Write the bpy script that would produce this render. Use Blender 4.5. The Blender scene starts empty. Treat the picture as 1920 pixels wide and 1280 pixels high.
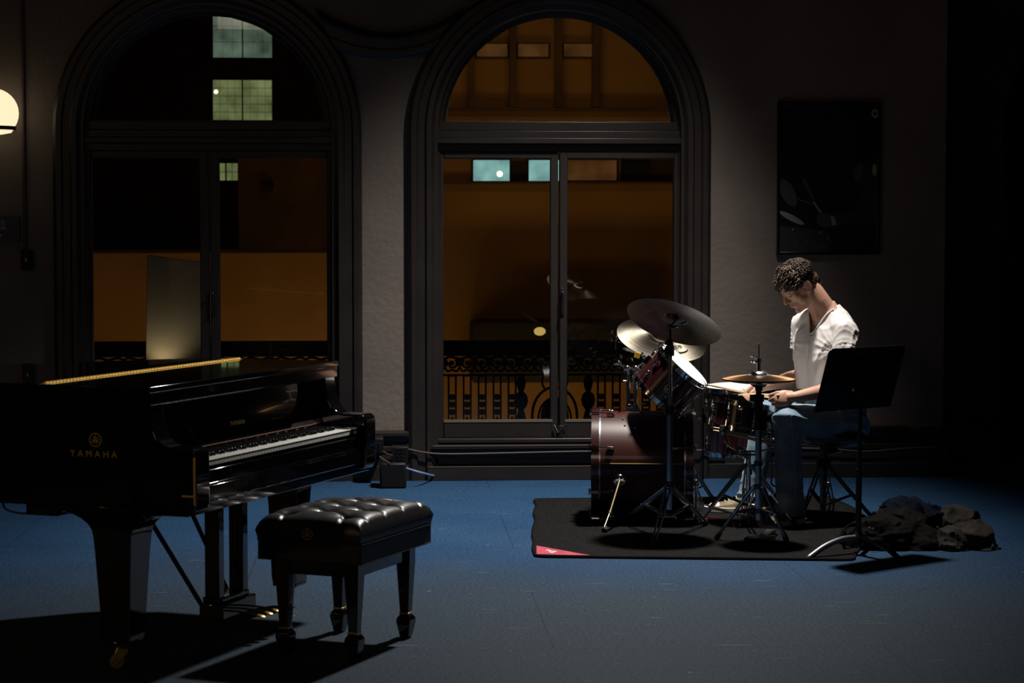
import bpy, bmesh, math, random
from mathutils import Vector, Matrix, Euler, Quaternion, noise
PI = math.pi
sc = bpy.context.scene
COL = sc.collection

# ------------------------------------------------------------------ camera
FPX, PITCH, CAMH, YAW, WD = 4000.0, 0.0550, 1.557, 0.060, 12.972
CY, SY = math.cos(YAW), math.sin(YAW)
cam_data = bpy.data.cameras.new('camera')
cam_data.sensor_width = 36.0
cam_data.lens = FPX / 1920 * 36
cam_data.clip_end = 300
cam_data.dof.use_dof = True
cam_data.dof.focus_distance = 11.0
cam_data.dof.aperture_fstop = 6.0
cam = bpy.data.objects.new('camera', cam_data)
COL.objects.link(cam)
cam.location = (0, -WD * CY, CAMH)
cam.rotation_euler = (PI / 2 - PITCH, 0, -YAW)
sc.camera = cam

# ------------------------------------------------------------------ world, light, exposure
world = bpy.data.worlds.new('night')
sc.world = world
world.use_nodes = True
world.node_tree.nodes['Background'].inputs[0].default_value = (0.012, 0.010, 0.014, 1)
world.node_tree.nodes['Background'].inputs[1].default_value = 0.25
sc.view_settings.view_transform = 'Standard'
sc.view_settings.look = 'None'
sc.view_settings.exposure = 0.0
sc.view_settings.gamma = 1.0
sc.view_settings.use_curve_mapping = False
sc.cycles.use_denoising = True
sc.cycles.sample_clamp_indirect = 4.0
sc.cycles.caustics_reflective = False
sc.cycles.caustics_refractive = False
sc.cycles.max_bounces = 8


def to_world(x, D, z):
    """camera frame (right, forward along the ground, up) to the room's frame: back wall is the plane Y = 0"""
    return Vector((x * CY + D * SY, -x * SY + D * CY - WD * CY, z))


def ray(px, py):
    c, s = math.cos(PITCH), math.sin(PITCH)
    dx, du = (px - 960) / FPX, (640 - py) / FPX
    return dx, c + du * s, -s + du * c


def at(px, py, D):
    dx, g, h = ray(px, py)
    k = D / g
    return to_world(k * dx, D, CAMH + k * h)


def ground(px, py, z=0.0):
    dx, g, h = ray(px, py)
    k = (z - CAMH) / h
    return to_world(k * dx, k * g, z)


def wallpt(px, py, Y=0.0):
    dx, g, h = ray(px, py)
    yy = -dx * SY + g * CY
    k = (Y + WD * CY) / yy
    return to_world(k * dx, k * g, CAMH + k * h)


def light(name, kind, loc, energy, color=(1, 1, 1), size=0.1, target=None, spot=None, blend=0.5, sx=None):
    d = bpy.data.lights.new(name, kind)
    d.energy = energy
    d.color = color
    if kind == 'AREA':
        d.size = size
        if sx:
            d.shape = 'RECTANGLE'
            d.size_y = sx
    else:
        d.shadow_soft_size = size
    if kind == 'SPOT':
        d.spot_size = spot
        d.spot_blend = blend
    o = bpy.data.objects.new(name, d)
    COL.objects.link(o)
    o.location = loc
    if target is not None:
        o.rotation_euler = (Vector(target) - Vector(loc)).to_track_quat('-Z', 'Y').to_euler()
    return o


# ceiling spotlight over the kit, its beam shaped oval, aimed down and forward
SPOT = to_world(1.12, 10.95, 4.6)
spot = light('ceiling_spotlight', 'SPOT', SPOT, 1850, (1.0, 0.93, 0.86), 0.14, None, math.radians(108), 1.0)
zz_ = (SPOT - to_world(-.02, 10.45, 0)).normalized()
xx_ = (to_world(1, 0, 0) - to_world(0, 0, 0))
xx_ = (xx_ - zz_ * xx_.dot(zz_)).normalized()
yy_ = zz_.cross(xx_)
spot.rotation_euler = Matrix((xx_, yy_, zz_)).transposed().to_euler()
spot.scale = (.60, 1, 1)
# dim warm fill added far behind the camera to lift the walls
light('fill_light', 'AREA', to_world(-1.0, -1.2, 5.0), 19, (1.0, .74, .60), 2.0, to_world(.3, 12.9, 2.6))

# ------------------------------------------------------------------ materials


def mat(name, col, rough=0.5, metal=0.0, coat=0.0, coatr=0.03, spec=0.5, emit=None, es=0.0, trans=0.0, sheen=0.0):
    m = bpy.data.materials.new(name)
    m.use_nodes = True
    b = m.node_tree.nodes['Principled BSDF']
    b.inputs['Base Color'].default_value = (*col, 1)
    b.inputs['Roughness'].default_value = rough
    b.inputs['Metallic'].default_value = metal
    b.inputs['Coat Weight'].default_value = coat
    b.inputs['Coat Roughness'].default_value = coatr
    b.inputs['Specular IOR Level'].default_value = spec
    b.inputs['Sheen Weight'].default_value = sheen
    if emit:
        b.inputs['Emission Color'].default_value = (*emit, 1)
        b.inputs['Emission Strength'].default_value = es
    return m


def nd(m, t, **kw):
    n = m.node_tree.nodes.new(t)
    for k, v in kw.items():
        if hasattr(n, k):
            setattr(n, k, v)
    return n


def vary(m, c1, c2, scale=5, detail=6, coords='Object', bump=0.0, bscale=None, bdist=0.01, lo=0.35, hi=0.65, stretch=None, rlo=None, rhi=None):
    """procedural colour variation plus bump"""
    nt = m.node_tree
    L = nt.links
    b = nt.nodes['Principled BSDF']
    tc = nd(m, 'ShaderNodeTexCoord')
    mp = nd(m, 'ShaderNodeMapping')
    L.new(tc.outputs[coords], mp.inputs[0])
    if stretch:
        mp.inputs['Scale'].default_value = stretch
    n = nd(m, 'ShaderNodeTexNoise')
    n.inputs['Scale'].default_value = scale
    n.inputs['Detail'].default_value = detail
    L.new(mp.outputs[0], n.inputs['Vector'])
    r = nd(m, 'ShaderNodeValToRGB')
    r.color_ramp.elements[0].position = lo
    r.color_ramp.elements[1].position = hi
    r.color_ramp.elements[0].color = (*c1, 1)
    r.color_ramp.elements[1].color = (*c2, 1)
    L.new(n.outputs['Fac'], r.inputs[0])
    L.new(r.outputs[0], b.inputs['Base Color'])
    if rlo is not None:
        mr = nd(m, 'ShaderNodeMapRange')
        mr.inputs['To Min'].default_value = rlo
        mr.inputs['To Max'].default_value = rhi
        L.new(n.outputs['Fac'], mr.inputs[0])
        L.new(mr.outputs[0], b.inputs['Roughness'])
    if bump:
        n2 = nd(m, 'ShaderNodeTexNoise')
        n2.inputs['Scale'].default_value = bscale or scale * 4
        n2.inputs['Detail'].default_value = 8
        L.new(mp.outputs[0], n2.inputs['Vector'])
        bp = nd(m, 'ShaderNodeBump')
        bp.inputs['Strength'].default_value = bump
        bp.inputs['Distance'].default_value = bdist
        L.new(n2.outputs['Fac'], bp.inputs['Height'])
        L.new(bp.outputs[0], b.inputs['Normal'])
    return m


def glossy_glass(name, tint=(0.93, 0.95, 0.94)):
    m = bpy.data.materials.new(name)
    m.use_nodes = True
    nt = m.node_tree
    nt.nodes.clear()
    out = nt.nodes.new('ShaderNodeOutputMaterial')
    mix = nt.nodes.new('ShaderNodeMixShader')
    tr = nt.nodes.new('ShaderNodeBsdfTransparent')
    gl = nt.nodes.new('ShaderNodeBsdfGlossy')
    fr = nt.nodes.new('ShaderNodeFresnel')
    fr.inputs['IOR'].default_value = 1.5
    tr.inputs[0].default_value = (*tint, 1)
    gl.inputs['Roughness'].default_value = 0.0
    nt.links.new(fr.outputs[0], mix.inputs[0])
    nt.links.new(tr.outputs[0], mix.inputs[1])
    nt.links.new(gl.outputs[0], mix.inputs[2])
    nt.links.new(mix.outputs[0], out.inputs[0])
    return m


M = {}
M['wall'] = vary(mat('taupe_plaster', (.30, .26, .235), .8), (.125, .102, .088), (.155, .130, .112), 2.2, 6, bump=.35, bscale=26, bdist=.012)
M['trim'] = vary(mat('dark_brown_paint', (.06, .048, .042), .42), (.011, .009, .0085), (.018, .0145, .013), 3, 5, bump=.15, bscale=40, bdist=.004)
M['wood_edge'] = mat('worn_lit_paint_edge', (.11, .09, .07), .6)
M['ceiling'] = mat('dark_ceiling_paint', (.10, .09, .085), .9)
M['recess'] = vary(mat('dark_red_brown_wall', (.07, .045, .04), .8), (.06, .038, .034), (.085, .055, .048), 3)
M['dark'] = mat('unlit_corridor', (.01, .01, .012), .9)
M['glass'] = glossy_glass('window_glass')
M['black_lacquer'] = mat('black_piano_lacquer', (.004, .004, .005), .08, coat=1.0, coatr=.02)
M['black_satin'] = mat('black_satin', (.006, .006, .007), .35)
M['black_rubber'] = mat('black_rubber', (.012, .012, .013), .7)
M['black_plastic'] = mat('black_plastic', (.006, .006, .007), .5, spec=.2)
M['brass'] = mat('polished_brass', (.86, .62, .20), .38, metal=1)
M['gold_paint'] = mat('gold_lettering', (.62, .45, .10), .4, metal=.15)
M['ivory'] = mat('white_key_plastic', (.78, .80, .76), .25)
M['leather'] = vary(mat('black_leather', (.012, .012, .013), .36, spec=.7), (.010, .010, .011), (.016, .016, .017), 30, bump=.25, bscale=260, bdist=.002)
M['leather_brown'] = vary(mat('dark_leather_band', (.020, .013, .010), .45), (.018, .012, .009), (.026, .017, .013), 25, bump=.2, bscale=200, bdist=.002)
M['chrome'] = mat('chrome', (.75, .78, .80), .10, metal=1)
M['chrome_dull'] = mat('worn_chrome', (.42, .46, .52), .24, metal=1)
M['steel_dark'] = mat('dark_steel', (.08, .085, .095), .3, metal=1)
M['burgundy'] = vary(mat('burgundy_lacquer', (.03, .006, .005), .42, coat=.28, spec=.3, coatr=.05), (.026, .0045, .003), (.046, .0075, .0045), 3, 4, stretch=(1, 1, 8), bump=0)
M['burgundy_dark'] = mat('dark_burgundy_lacquer', (.030, .006, .007), .25, coat=1.0, coatr=.05)
M['head_white'] = mat('coated_drum_head', (.80, .81, .80), .55)
M['head_clear'] = mat('grey_drum_head', (.35, .35, .35), .3)
M['black_metal'] = mat('black_coated_metal', (.010, .010, .012), .32)
M['stick'] = vary(mat('hickory_stick', (.62, .45, .27), .45), (.55, .39, .22), (.70, .52, .33), 12, stretch=(1, 1, 1))
M['wood_tan'] = mat('tan_wood', (.36, .25, .14), .5)
M['navy_plate'] = mat('navy_sign_plate', (.012, .018, .05), .5)
M['text_grey'] = mat('pale_sign_lettering', (.35, .36, .36), .6)
M['rug'] = vary(mat('black_rug_pile', (.008, .008, .008), .95, spec=.1), (.0035, .0035, .0037), (.010, .010, .0105), 60, 8, bump=.8, bscale=420, bdist=.004)
M['rug_edge'] = mat('black_rug_binding', (.006, .006, .006), .9, spec=.05)
M['rug_red'] = vary(mat('red_rug_corner', (.38, .03, .07), .8), (.30, .02, .05), (.45, .05, .09), 30)
M['white_paint'] = mat('white_print', (.75, .76, .76), .6)
M['cable'] = mat('grey_cable', (.085, .072, .064), .7, spec=.2)
M['cable_blue'] = mat('pale_blue_cable', (.16, .25, .42), .5)
M['black_cable'] = mat('black_cable', (.012, .012, .013), .5)
M['yellow'] = mat('yellow_felt', (.75, .52, .03), .8)


def cymbal_mat(name, c1, c2, rough):
    m = mat(name, c1, rough, metal=1)
    nt = m.node_tree
    L = nt.links
    b = nt.nodes['Principled BSDF']
    tc = nd(m, 'ShaderNodeTexCoord')
    sep = nd(m, 'ShaderNodeSeparateXYZ')
    L.new(tc.outputs['Object'], sep.inputs[0])
    ln = nd(m, 'ShaderNodeVectorMath', operation='LENGTH')
    mul = nd(m, 'ShaderNodeVectorMath', operation='MULTIPLY')
    mul.inputs[1].default_value = (1, 1, 0)
    L.new(tc.outputs['Object'], mul.inputs[0])
    L.new(mul.outputs[0], ln.inputs[0])
    n = nd(m, 'ShaderNodeTexNoise')
    n.noise_dimensions = '1D'
    n.inputs['Scale'].default_value = 420
    n.inputs['Detail'].default_value = 3
    L.new(ln.outputs['Value'], n.inputs['W'])
    n2 = nd(m, 'ShaderNodeTexNoise')
    n2.inputs['Scale'].default_value = 9
    L.new(tc.outputs['Object'], n2.inputs['Vector'])
    mx = nd(m, 'ShaderNodeMath', operation='ADD')
    L.new(n.outputs['Fac'], mx.inputs[0])
    L.new(n2.outputs['Fac'], mx.inputs[1])
    r = nd(m, 'ShaderNodeValToRGB')
    r.color_ramp.elements[0].position = .75 / 2 + .1
    r.color_ramp.elements[1].position = .65
    r.color_ramp.elements[0].color = (*c1, 1)
    r.color_ramp.elements[1].color = (*c2, 1)
    half = nd(m, 'ShaderNodeMath', operation='MULTIPLY')
    half.inputs[1].default_value = .5
    L.new(mx.outputs[0], half.inputs[0])
    L.new(half.outputs[0], r.inputs[0])
    L.new(r.outputs[0], b.inputs['Base Color'])
    tg = nd(m, 'ShaderNodeTangent')
    tg.direction_type = 'RADIAL'
    tg.axis = 'Z'
    L.new(tg.outputs[0], b.inputs['Tangent'])
    b.inputs['Anisotropic'].default_value = .8
    bp = nd(m, 'ShaderNodeBump')
    bp.inputs['Strength'].default_value = .25
    bp.inputs['Distance'].default_value = .0008
    L.new(n.outputs['Fac'], bp.inputs['Height'])
    L.new(bp.outputs[0], b.inputs['Normal'])
    return m


M['cymbal'] = cymbal_mat('aged_bronze_cymbal', (.19, .17, .135), (.42, .38, .31), .30)
M['cymbal_hat'] = cymbal_mat('brown_hi_hat_bronze', (.16, .085, .040), (.38, .23, .12), .40)
M['cymbal_bell'] = mat('bright_cymbal_bell', (.80, .74, .70), .3, metal=1)

# ------------------------------------------------------------------ mesh helpers
ROOTM = {}


def perp(d):
    d = d.normalized()
    a = Vector((0, 0, 1)) if abs(d.z) < .9 else Vector((1, 0, 0))
    u = d.cross(a).normalized()
    return u, d.cross(u).normalized()


def bm_new():
    return bmesh.new()


def box(bm, c, s, R=None, mi=0):
    """box centred at c with full size s, optional 3x3 rotation"""
    hx, hy, hz = s[0] / 2, s[1] / 2, s[2] / 2
    vs = []
    for x in (-hx, hx):
        for y in (-hy, hy):
            for z in (-hz, hz):
                v = Vector((x, y, z))
                if R is not None:
                    v = R @ v
                vs.append(bm.verts.new(v + Vector(c)))
    for f in ((0, 1, 3, 2), (4, 6, 7, 5), (0, 4, 5, 1), (2, 3, 7, 6), (0, 2, 6, 4), (1, 5, 7, 3)):
        fc = bm.faces.new([vs[i] for i in f])
        fc.material_index = mi
    return vs


def bx(bm, x0, x1, y0, y1, z0, z1, mi=0):
    return box(bm, ((x0 + x1) / 2, (y0 + y1) / 2, (z0 + z1) / 2), (abs(x1 - x0), abs(y1 - y0), abs(z1 - z0)), mi=mi)


def ring(bm, c, u, v, r, seg, ru=None):
    return [bm.verts.new(Vector(c) + u * (r * math.cos(2 * PI * i / seg)) + v * ((ru or r) * math.sin(2 * PI * i / seg))) for i in range(seg)]


def skin(bm, rings, cap=True, closed=True, mi=0):
    for a, b in zip(rings[:-1], rings[1:]):
        n = len(a)
        for i in range(n if closed else n - 1):
            j = (i + 1) % n
            try:
                bm.faces.new((a[i], a[j], b[j], b[i])).material_index = mi
            except ValueError:
                pass
    if cap and len(rings[0]) > 2:
        bm.faces.new(list(reversed(rings[0]))).material_index = mi
        bm.faces.new(rings[-1]).material_index = mi


def cyl(bm, p0, p1, r0, r1=None, seg=14, mi=0):
    p0, p1 = Vector(p0), Vector(p1)
    u, v = perp(p1 - p0)
    skin(bm, [ring(bm, p0, u, v, r0, seg), ring(bm, p1, u, v, r0 if r1 is None else r1, seg)], mi=mi)


def tube(bm, pts, r, seg=8, mi=0, flat=1.0):
    """tube along a polyline; r a number or a list"""
    pts = [Vector(p) for p in pts]
    n = len(pts)
    rs = r if isinstance(r, (list, tuple)) else [r] * n
    t0 = (pts[1] - pts[0]).normalized()
    u, v = perp(t0)
    rings = []
    for i, p in enumerate(pts):
        if i == 0:
            t = pts[1] - pts[0]
        elif i == n - 1:
            t = pts[-1] - pts[-2]
        else:
            t = (pts[i + 1] - pts[i]).normalized() + (pts[i] - pts[i - 1]).normalized()
        t = t.normalized() if t.length > 1e-9 else t0
        u = (u - t * u.dot(t)).normalized()
        v = t.cross(u).normalized()
        rings.append([bm.verts.new(p + u * (rs[i] * math.cos(2 * PI * k / seg)) + v * (rs[i] * flat * math.sin(2 * PI * k / seg))) for k in range(seg)])
    skin(bm, rings, mi=mi)


def smooth_path(pts, n=6):
    """Catmull-Rom through the points"""
    pts = [Vector(p) for p in pts]
    P_ = [pts[0] * 2 - pts[1]] + pts + [pts[-1] * 2 - pts[-2]]
    out = []
    for i in range(1, len(P_) - 2):
        a, b, c, d = P_[i - 1], P_[i], P_[i + 1], P_[i + 2]
        for k in range(n):
            t = k / n
            out.append(.5 * ((2 * b) + (c - a) * t + (2 * a - 5 * b + 4 * c - d) * t * t + (3 * b - a - 3 * c + d) * t ** 3))
    out.append(pts[-1])
    return out


def lathe(bm, prof, o=(0, 0, 0), axis=(0, 0, 1), seg=32, mi=0, cap=True):
    """profile [(r, h)] turned about axis through o"""
    o, ax = Vector(o), Vector(axis).normalized()
    u, v = perp(ax)
    rings = []
    for r, h in prof:
        rings.append(ring(bm, o + ax * h, u, v, max(r, 1e-4), seg))
    skin(bm, rings, cap=cap, mi=mi)


def hoop(bm, o, axis, r, w, t, seg=48, mi=0):
    """flat band: outer radius r+t, inner r, width w along axis, centred on o"""
    o, ax = Vector(o), Vector(axis).normalized()
    u, v = perp(ax)
    rr = [ring(bm, o - ax * w / 2, u, v, r, seg), ring(bm, o - ax * w / 2, u, v, r + t, seg),
          ring(bm, o + ax * w / 2, u, v, r + t, seg), ring(bm, o + ax * w / 2, u, v, r, seg)]
    skin(bm, rr + [rr[0]], cap=False, mi=mi)


def torus(bm, o, axis, R_, r, seg=36, s2=8, mi=0):
    o, ax = Vector(o), Vector(axis).normalized()
    u, v = perp(ax)
    rows = []
    for i in range(seg):
        a = 2 * PI * i / seg
        d = u * math.cos(a) + v * math.sin(a)
        rows.append([bm.verts.new(o + d * (R_ + r * math.cos(2 * PI * k / s2)) + ax * (r * math.sin(2 * PI * k / s2))) for k in range(s2)])
    rows.append(rows[0])
    skin(bm, rows, cap=False, mi=mi)


def ball(bm, c, r, R=None, seg=16, rings_=10, mi=0):
    """ellipsoid; r number or 3 radii"""
    rx, ry, rz = (r, r, r) if not isinstance(r, (tuple, list, Vector)) else r
    c = Vector(c)
    rows = []
    for j in range(1, rings_):
        th = PI * j / rings_
        row = []
        for i in range(seg):
            a = 2 * PI * i / seg
            v = Vector((rx * math.sin(th) * math.cos(a), ry * math.sin(th) * math.sin(a), -rz * math.cos(th)))
            row.append(bm.verts.new((R @ v if R is not None else v) + c))
        rows.append(row)
    b = Vector((0, 0, -rz))
    t = Vector((0, 0, rz))
    vb = bm.verts.new((R @ b if R is not None else b) + c)
    vt = bm.verts.new((R @ t if R is not None else t) + c)
    skin(bm, rows, cap=False, mi=mi)
    for i in range(seg):
        j = (i + 1) % seg
        bm.faces.new((vb, rows[0][j], rows[0][i])).material_index = mi
        bm.faces.new((vt, rows[-1][i], rows[-1][j])).material_index = mi


def prism(bm, poly, f0, f1, mi=0):
    """extrude a 2D polygon between the mappings f0(a, b) and f1(a, b)"""
    a = [bm.verts.new(f0(*p)) for p in poly]
    b = [bm.verts.new(f1(*p)) for p in poly]
    bm.faces.new(a).material_index = mi
    bm.faces.new(list(reversed(b))).material_index = mi
    n = len(poly)
    for i in range(n):
        j = (i + 1) % n
        bm.faces.new((a[i], b[i], b[j], a[j])).material_index = mi


def prismz(bm, poly, z0, z1, mi=0):
    prism(bm, poly, lambda x, y: Vector((x, y, z0)), lambda x, y: Vector((x, y, z1)), mi)


def obj(name, bm, m, parent=None, smooth=True, bevel=0.0, bseg=2, ang=40, local=False, sub=0):
    bmesh.ops.recalc_face_normals(bm, faces=bm.faces)
    me = bpy.data.meshes.new(name)
    if parent is not None and not local:
        bm.transform(ROOTM[parent.name].inverted())
    bm.to_mesh(me)
    bm.free()
    for mm in (m if isinstance(m, (list, tuple)) else [m]):
        me.materials.append(mm)
    if smooth:
        me.shade_smooth()
        me.set_sharp_from_angle(angle=math.radians(ang))
    o = bpy.data.objects.new(name, me)
    COL.objects.link(o)
    if parent is not None:
        o.parent = parent
        ROOTM[o.name] = ROOTM[parent.name].copy()
    else:
        ROOTM[o.name] = Matrix.Identity(4)
    if bevel:
        bv = o.modifiers.new('bevel', 'BEVEL')
        bv.width = bevel
        bv.segments = bseg
        bv.limit_method = 'ANGLE'
        bv.angle_limit = math.radians(35)
    if sub:
        sb = o.modifiers.new('sub', 'SUBSURF')
        sb.levels = sb.render_levels = sub
    return o


def tag(o, label=None, cat=None, group=None, kind=None):
    for k, v in (('label', label), ('category', cat), ('group', group), ('kind', kind)):
        if v:
            o[k] = v
    return o


def thing(name, loc, label=None, cat=None, group=None, kind=None, rz=0.0):
    o = bpy.data.objects.new(name, None)
    COL.objects.link(o)
    o.empty_display_size = .1
    o.location = loc
    o.rotation_euler = (0, 0, rz)
    ROOTM[o.name] = Matrix.Translation(Vector(loc)) @ Matrix.Rotation(rz, 4, 'Z')
    return tag(o, label, cat, group, kind)


def copy_part(src, parent, loc=None, rot=None, scale=None):
    c = src.copy()
    COL.objects.link(c)
    c.parent = parent
    ROOTM[c.name] = ROOTM[parent.name].copy()
    if loc is not None:
        c.location = loc
    if rot is not None:
        c.rotation_euler = rot
    if scale is not None:
        c.scale = scale
    return c


def lettering(name, text, size, m, parent, mtx, depth=.0006, spacing=1.0, align='CENTER', xscale=1.0):
    """raised letters; mtx maps the text plane (x right, y up, z out) to parent's authored frame"""
    cu = bpy.data.curves.new(name, 'FONT')
    cu.body = text
    cu.size = size
    cu.extrude = depth
    cu.align_x = align
    cu.space_character = spacing
    cu.resolution_u = 3
    tmp = bpy.data.objects.new('tmp_text', cu)
    COL.objects.link(tmp)
    dg = bpy.context.evaluated_depsgraph_get()
    me = bpy.data.meshes.new_from_object(tmp.evaluated_get(dg))
    bpy.data.objects.remove(tmp)
    bpy.data.curves.remove(cu)
    me.transform(mtx @ Matrix.Diagonal((xscale, 1, 1, 1)))
    me.materials.clear()
    me.materials.append(m)
    o = bpy.data.objects.new(name, me)
    COL.objects.link(o)
    if parent is not None:
        o.parent = parent
    return o


def frame(o, x, y):
    """4x4 from origin, x axis, y axis"""
    x = Vector(x).normalized()
    z = x.cross(Vector(y)).normalized()
    y = z.cross(x)
    return Matrix(((x.x, y.x, z.x, o[0]), (x.y, y.y, z.y, o[1]), (x.z, y.z, z.z, o[2]), (0, 0, 0, 1)))

# ------------------------------------------------------------------ setting
def floor_material():
    m = mat('worn_blue_floor_paint', (.05, .10, .17), .5, spec=.06)
    nt = m.node_tree
    L = nt.links
    b = nt.nodes['Principled BSDF']
    tc = nd(m, 'ShaderNodeTexCoord')
    n1 = nd(m, 'ShaderNodeTexNoise')
    n1.inputs['Scale'].default_value = .9
    n1.inputs['Detail'].default_value = 9
    n1.inputs['Roughness'].default_value = .62
    L.new(tc.outputs['Object'], n1.inputs['Vector'])
    r1 = nd(m, 'ShaderNodeValToRGB')
    e = r1.color_ramp.elements
    e[0].position, e[0].color = .3, (.013, .040, .098, 1)
    e[1].position, e[1].color = .72, (.022, .060, .125, 1)
    L.new(n1.outputs['Fac'], r1.inputs[0])
    # the paint turns greyer towards the middle of the room
    sp = nd(m, 'ShaderNodeSeparateXYZ')
    L.new(tc.outputs['Object'], sp.inputs[0])
    nw = nd(m, 'ShaderNodeTexNoise')
    nw.inputs['Scale'].default_value = .7
    nw.inputs['Detail'].default_value = 7
    L.new(tc.outputs['Object'], nw.inputs['Vector'])
    ad = nd(m, 'ShaderNodeMath', operation='MULTIPLY_ADD')
    ad.inputs[1].default_value = 2.4
    L.new(nw.outputs['Fac'], ad.inputs[0])
    L.new(sp.outputs['Y'], ad.inputs[2])
    wr = nd(m, 'ShaderNodeMapRange')
    wr.interpolation_type = 'SMOOTHSTEP'
    wr.inputs['From Min'].default_value = -3.6
    wr.inputs['From Max'].default_value = -.9
    wr.inputs['To Min'].default_value = 1.0
    wr.inputs['To Max'].default_value = 0.0
    L.new(ad.outputs[0], wr.inputs[0])
    wm = nd(m, 'ShaderNodeMix')
    wm.data_type = 'RGBA'
    L.new(wr.outputs[0], wm.inputs[0])
    L.new(r1.outputs[0], wm.inputs[6])
    wm.inputs[7].default_value = (.025, .038, .055, 1)
    # fine grain
    n2 = nd(m, 'ShaderNodeTexNoise')
    n2.inputs['Scale'].default_value = 75
    n2.inputs['Detail'].default_value = 8
    n2.inputs['Roughness'].default_value = .7
    L.new(tc.outputs['Object'], n2.inputs['Vector'])
    r2 = nd(m, 'ShaderNodeValToRGB')
    r2.color_ramp.elements[0].position, r2.color_ramp.elements[0].color = .36, (.50, .52, .55, 1)
    r2.color_ramp.elements[1].position, r2.color_ramp.elements[1].color = .66, (1.6, 1.58, 1.5, 1)
    L.new(n2.outputs['Fac'], r2.inputs[0])
    mu = nd(m, 'ShaderNodeMix')
    mu.data_type = 'RGBA'
    mu.blend_type = 'MULTIPLY'
    mu.inputs[0].default_value = 1
    L.new(wm.outputs[2], mu.inputs[6])
    L.new(r2.outputs[0], mu.inputs[7])
    # scuffs: thin bright streaks from stretched noise
    last = mu.outputs[2]
    for k, (rz, sc_, th, colr) in enumerate(((1.0, (1.6, 22, 1), .70, (.14, .18, .21)), (-1.15, (2.0, 26, 1), .71, (.15, .18, .21)), (1.2, (9, 9, 9), .735, (.24, .27, .30)))):
        mp = nd(m, 'ShaderNodeMapping')
        mp.inputs['Rotation'].default_value = (0, 0, rz)
        mp.inputs['Scale'].default_value = sc_
        mp.inputs['Location'].default_value = (k * 3.3, k * 1.7, 0)
        L.new(tc.outputs['Object'], mp.inputs[0])
        n3 = nd(m, 'ShaderNodeTexNoise')
        n3.inputs['Scale'].default_value = 2.2
        n3.inputs['Detail'].default_value = 3
        L.new(mp.outputs[0], n3.inputs['Vector'])
        r3 = nd(m, 'ShaderNodeValToRGB')
        r3.color_ramp.elements[0].position, r3.color_ramp.elements[0].color = th, (0, 0, 0, 1)
        r3.color_ramp.elements[1].position, r3.color_ramp.elements[1].color = th + .03, (.55, .55, .55, 1)
        L.new(n3.outputs['Fac'], r3.inputs[0])
        mx = nd(m, 'ShaderNodeMix')
        mx.data_type = 'RGBA'
        L.new(r3.outputs[0], mx.inputs[0])
        L.new(last, mx.inputs[6])
        mx.inputs[7].default_value = (*colr, 1)
        last = mx.outputs[2]
    # panel seams
    br = nd(m, 'ShaderNodeTexBrick')
    br.inputs['Scale'].default_value = 1
    br.inputs['Brick Width'].default_value = 2.44
    br.inputs['Row Height'].default_value = 1.22
    br.inputs['Mortar Size'].default_value = .0025
    br.inputs['Color1'].default_value = br.inputs['Color2'].default_value = (1, 1, 1, 1)
    br.inputs['Mortar'].default_value = (.62, .62, .64, 1)
    mp = nd(m, 'ShaderNodeMapping')
    mp.inputs['Location'].default_value = (.6, .35, 0)
    L.new(tc.outputs['Object'], mp.inputs[0])
    L.new(mp.outputs[0], br.inputs['Vector'])
    m2 = nd(m, 'ShaderNodeMix')
    m2.data_type = 'RGBA'
    m2.blend_type = 'MULTIPLY'
    m2.inputs[0].default_value = 1
    L.new(last, m2.inputs[6])
    L.new(br.outputs['Color'], m2.inputs[7])
    L.new(m2.outputs[2], b.inputs['Base Color'])
    rr = nd(m, 'ShaderNodeMapRange')
    rr.inputs['To Min'].default_value = .50
    rr.inputs['To Max'].default_value = .75
    L.new(n1.outputs['Fac'], rr.inputs[0])
    L.new(rr.outputs[0], b.inputs['Roughness'])
    bp = nd(m, 'ShaderNodeBump')
    bp.inputs['Strength'].default_value = .25
    bp.inputs['Distance'].default_value = .003
    L.new(n2.outputs['Fac'], bp.inputs['Height'])
    L.new(bp.outputs[0], b.inputs['Normal'])
    return m


XL, XR, YF, ZC = -5.6, 5.6, -15.5, 5.6
XE = wallpt(1769, 700).x                    # right end of the back wall
YB = .9                                     # recessed wall past that corner

b = bm_new()
bx(b, XL - .3, XR + .3, YF - .3, 3.6, -.25, 0)
tag(obj('floor', b, floor_material(), smooth=False), kind='structure')
b = bm_new()
bx(b, XL - .3, XR + .3, YF - .3, 3.6, ZC, ZC + .2)
tag(obj('ceiling', b, M['ceiling'], smooth=False), kind='structure')
b = bm_new()
bx(b, XL - .3, XL, YF, .4, 0, ZC)
tag(obj('wall_left', b, M['recess'], smooth=False), kind='structure')
b = bm_new()
bx(b, XR, XR + .3, YF, 3.6, 0, ZC)
tag(obj('wall_right', b, M['recess'], smooth=False), kind='structure')
b = bm_new()
bx(b, XL - .3, XR + .3, YF - .3, YF, 0, ZC)
tag(obj('wall_front', b, M['recess'], smooth=False), kind='structure')

# arched windows: metric sizes shared by both
CX2 = (wallpt(831, 500, .10).x + wallpt(1261, 500, .10).x) / 2
CX1 = (wallpt(175, 500, .10).x + wallpt(613, 500, .10).x) / 2
GW = (wallpt(1261, 500, .10).x - wallpt(831, 500, .10).x) / 2      # half glass width
OW = (wallpt(1330, 500, -.04).x - wallpt(763, 500, -.04).x) / 2    # half casing width
RO = OW - .16                                                      # opening radius in the wall
ZS = wallpt(1046, 246, .05).z                                      # springing line
ZT = wallpt(1046, 229, .10).z                                      # bottom of the fanlight glass
ZG1 = wallpt(1046, 298, .10).z                                     # top of lower glass
ZG0 = wallpt(1046, 788, .10).z                                     # bottom of lower glass


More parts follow.
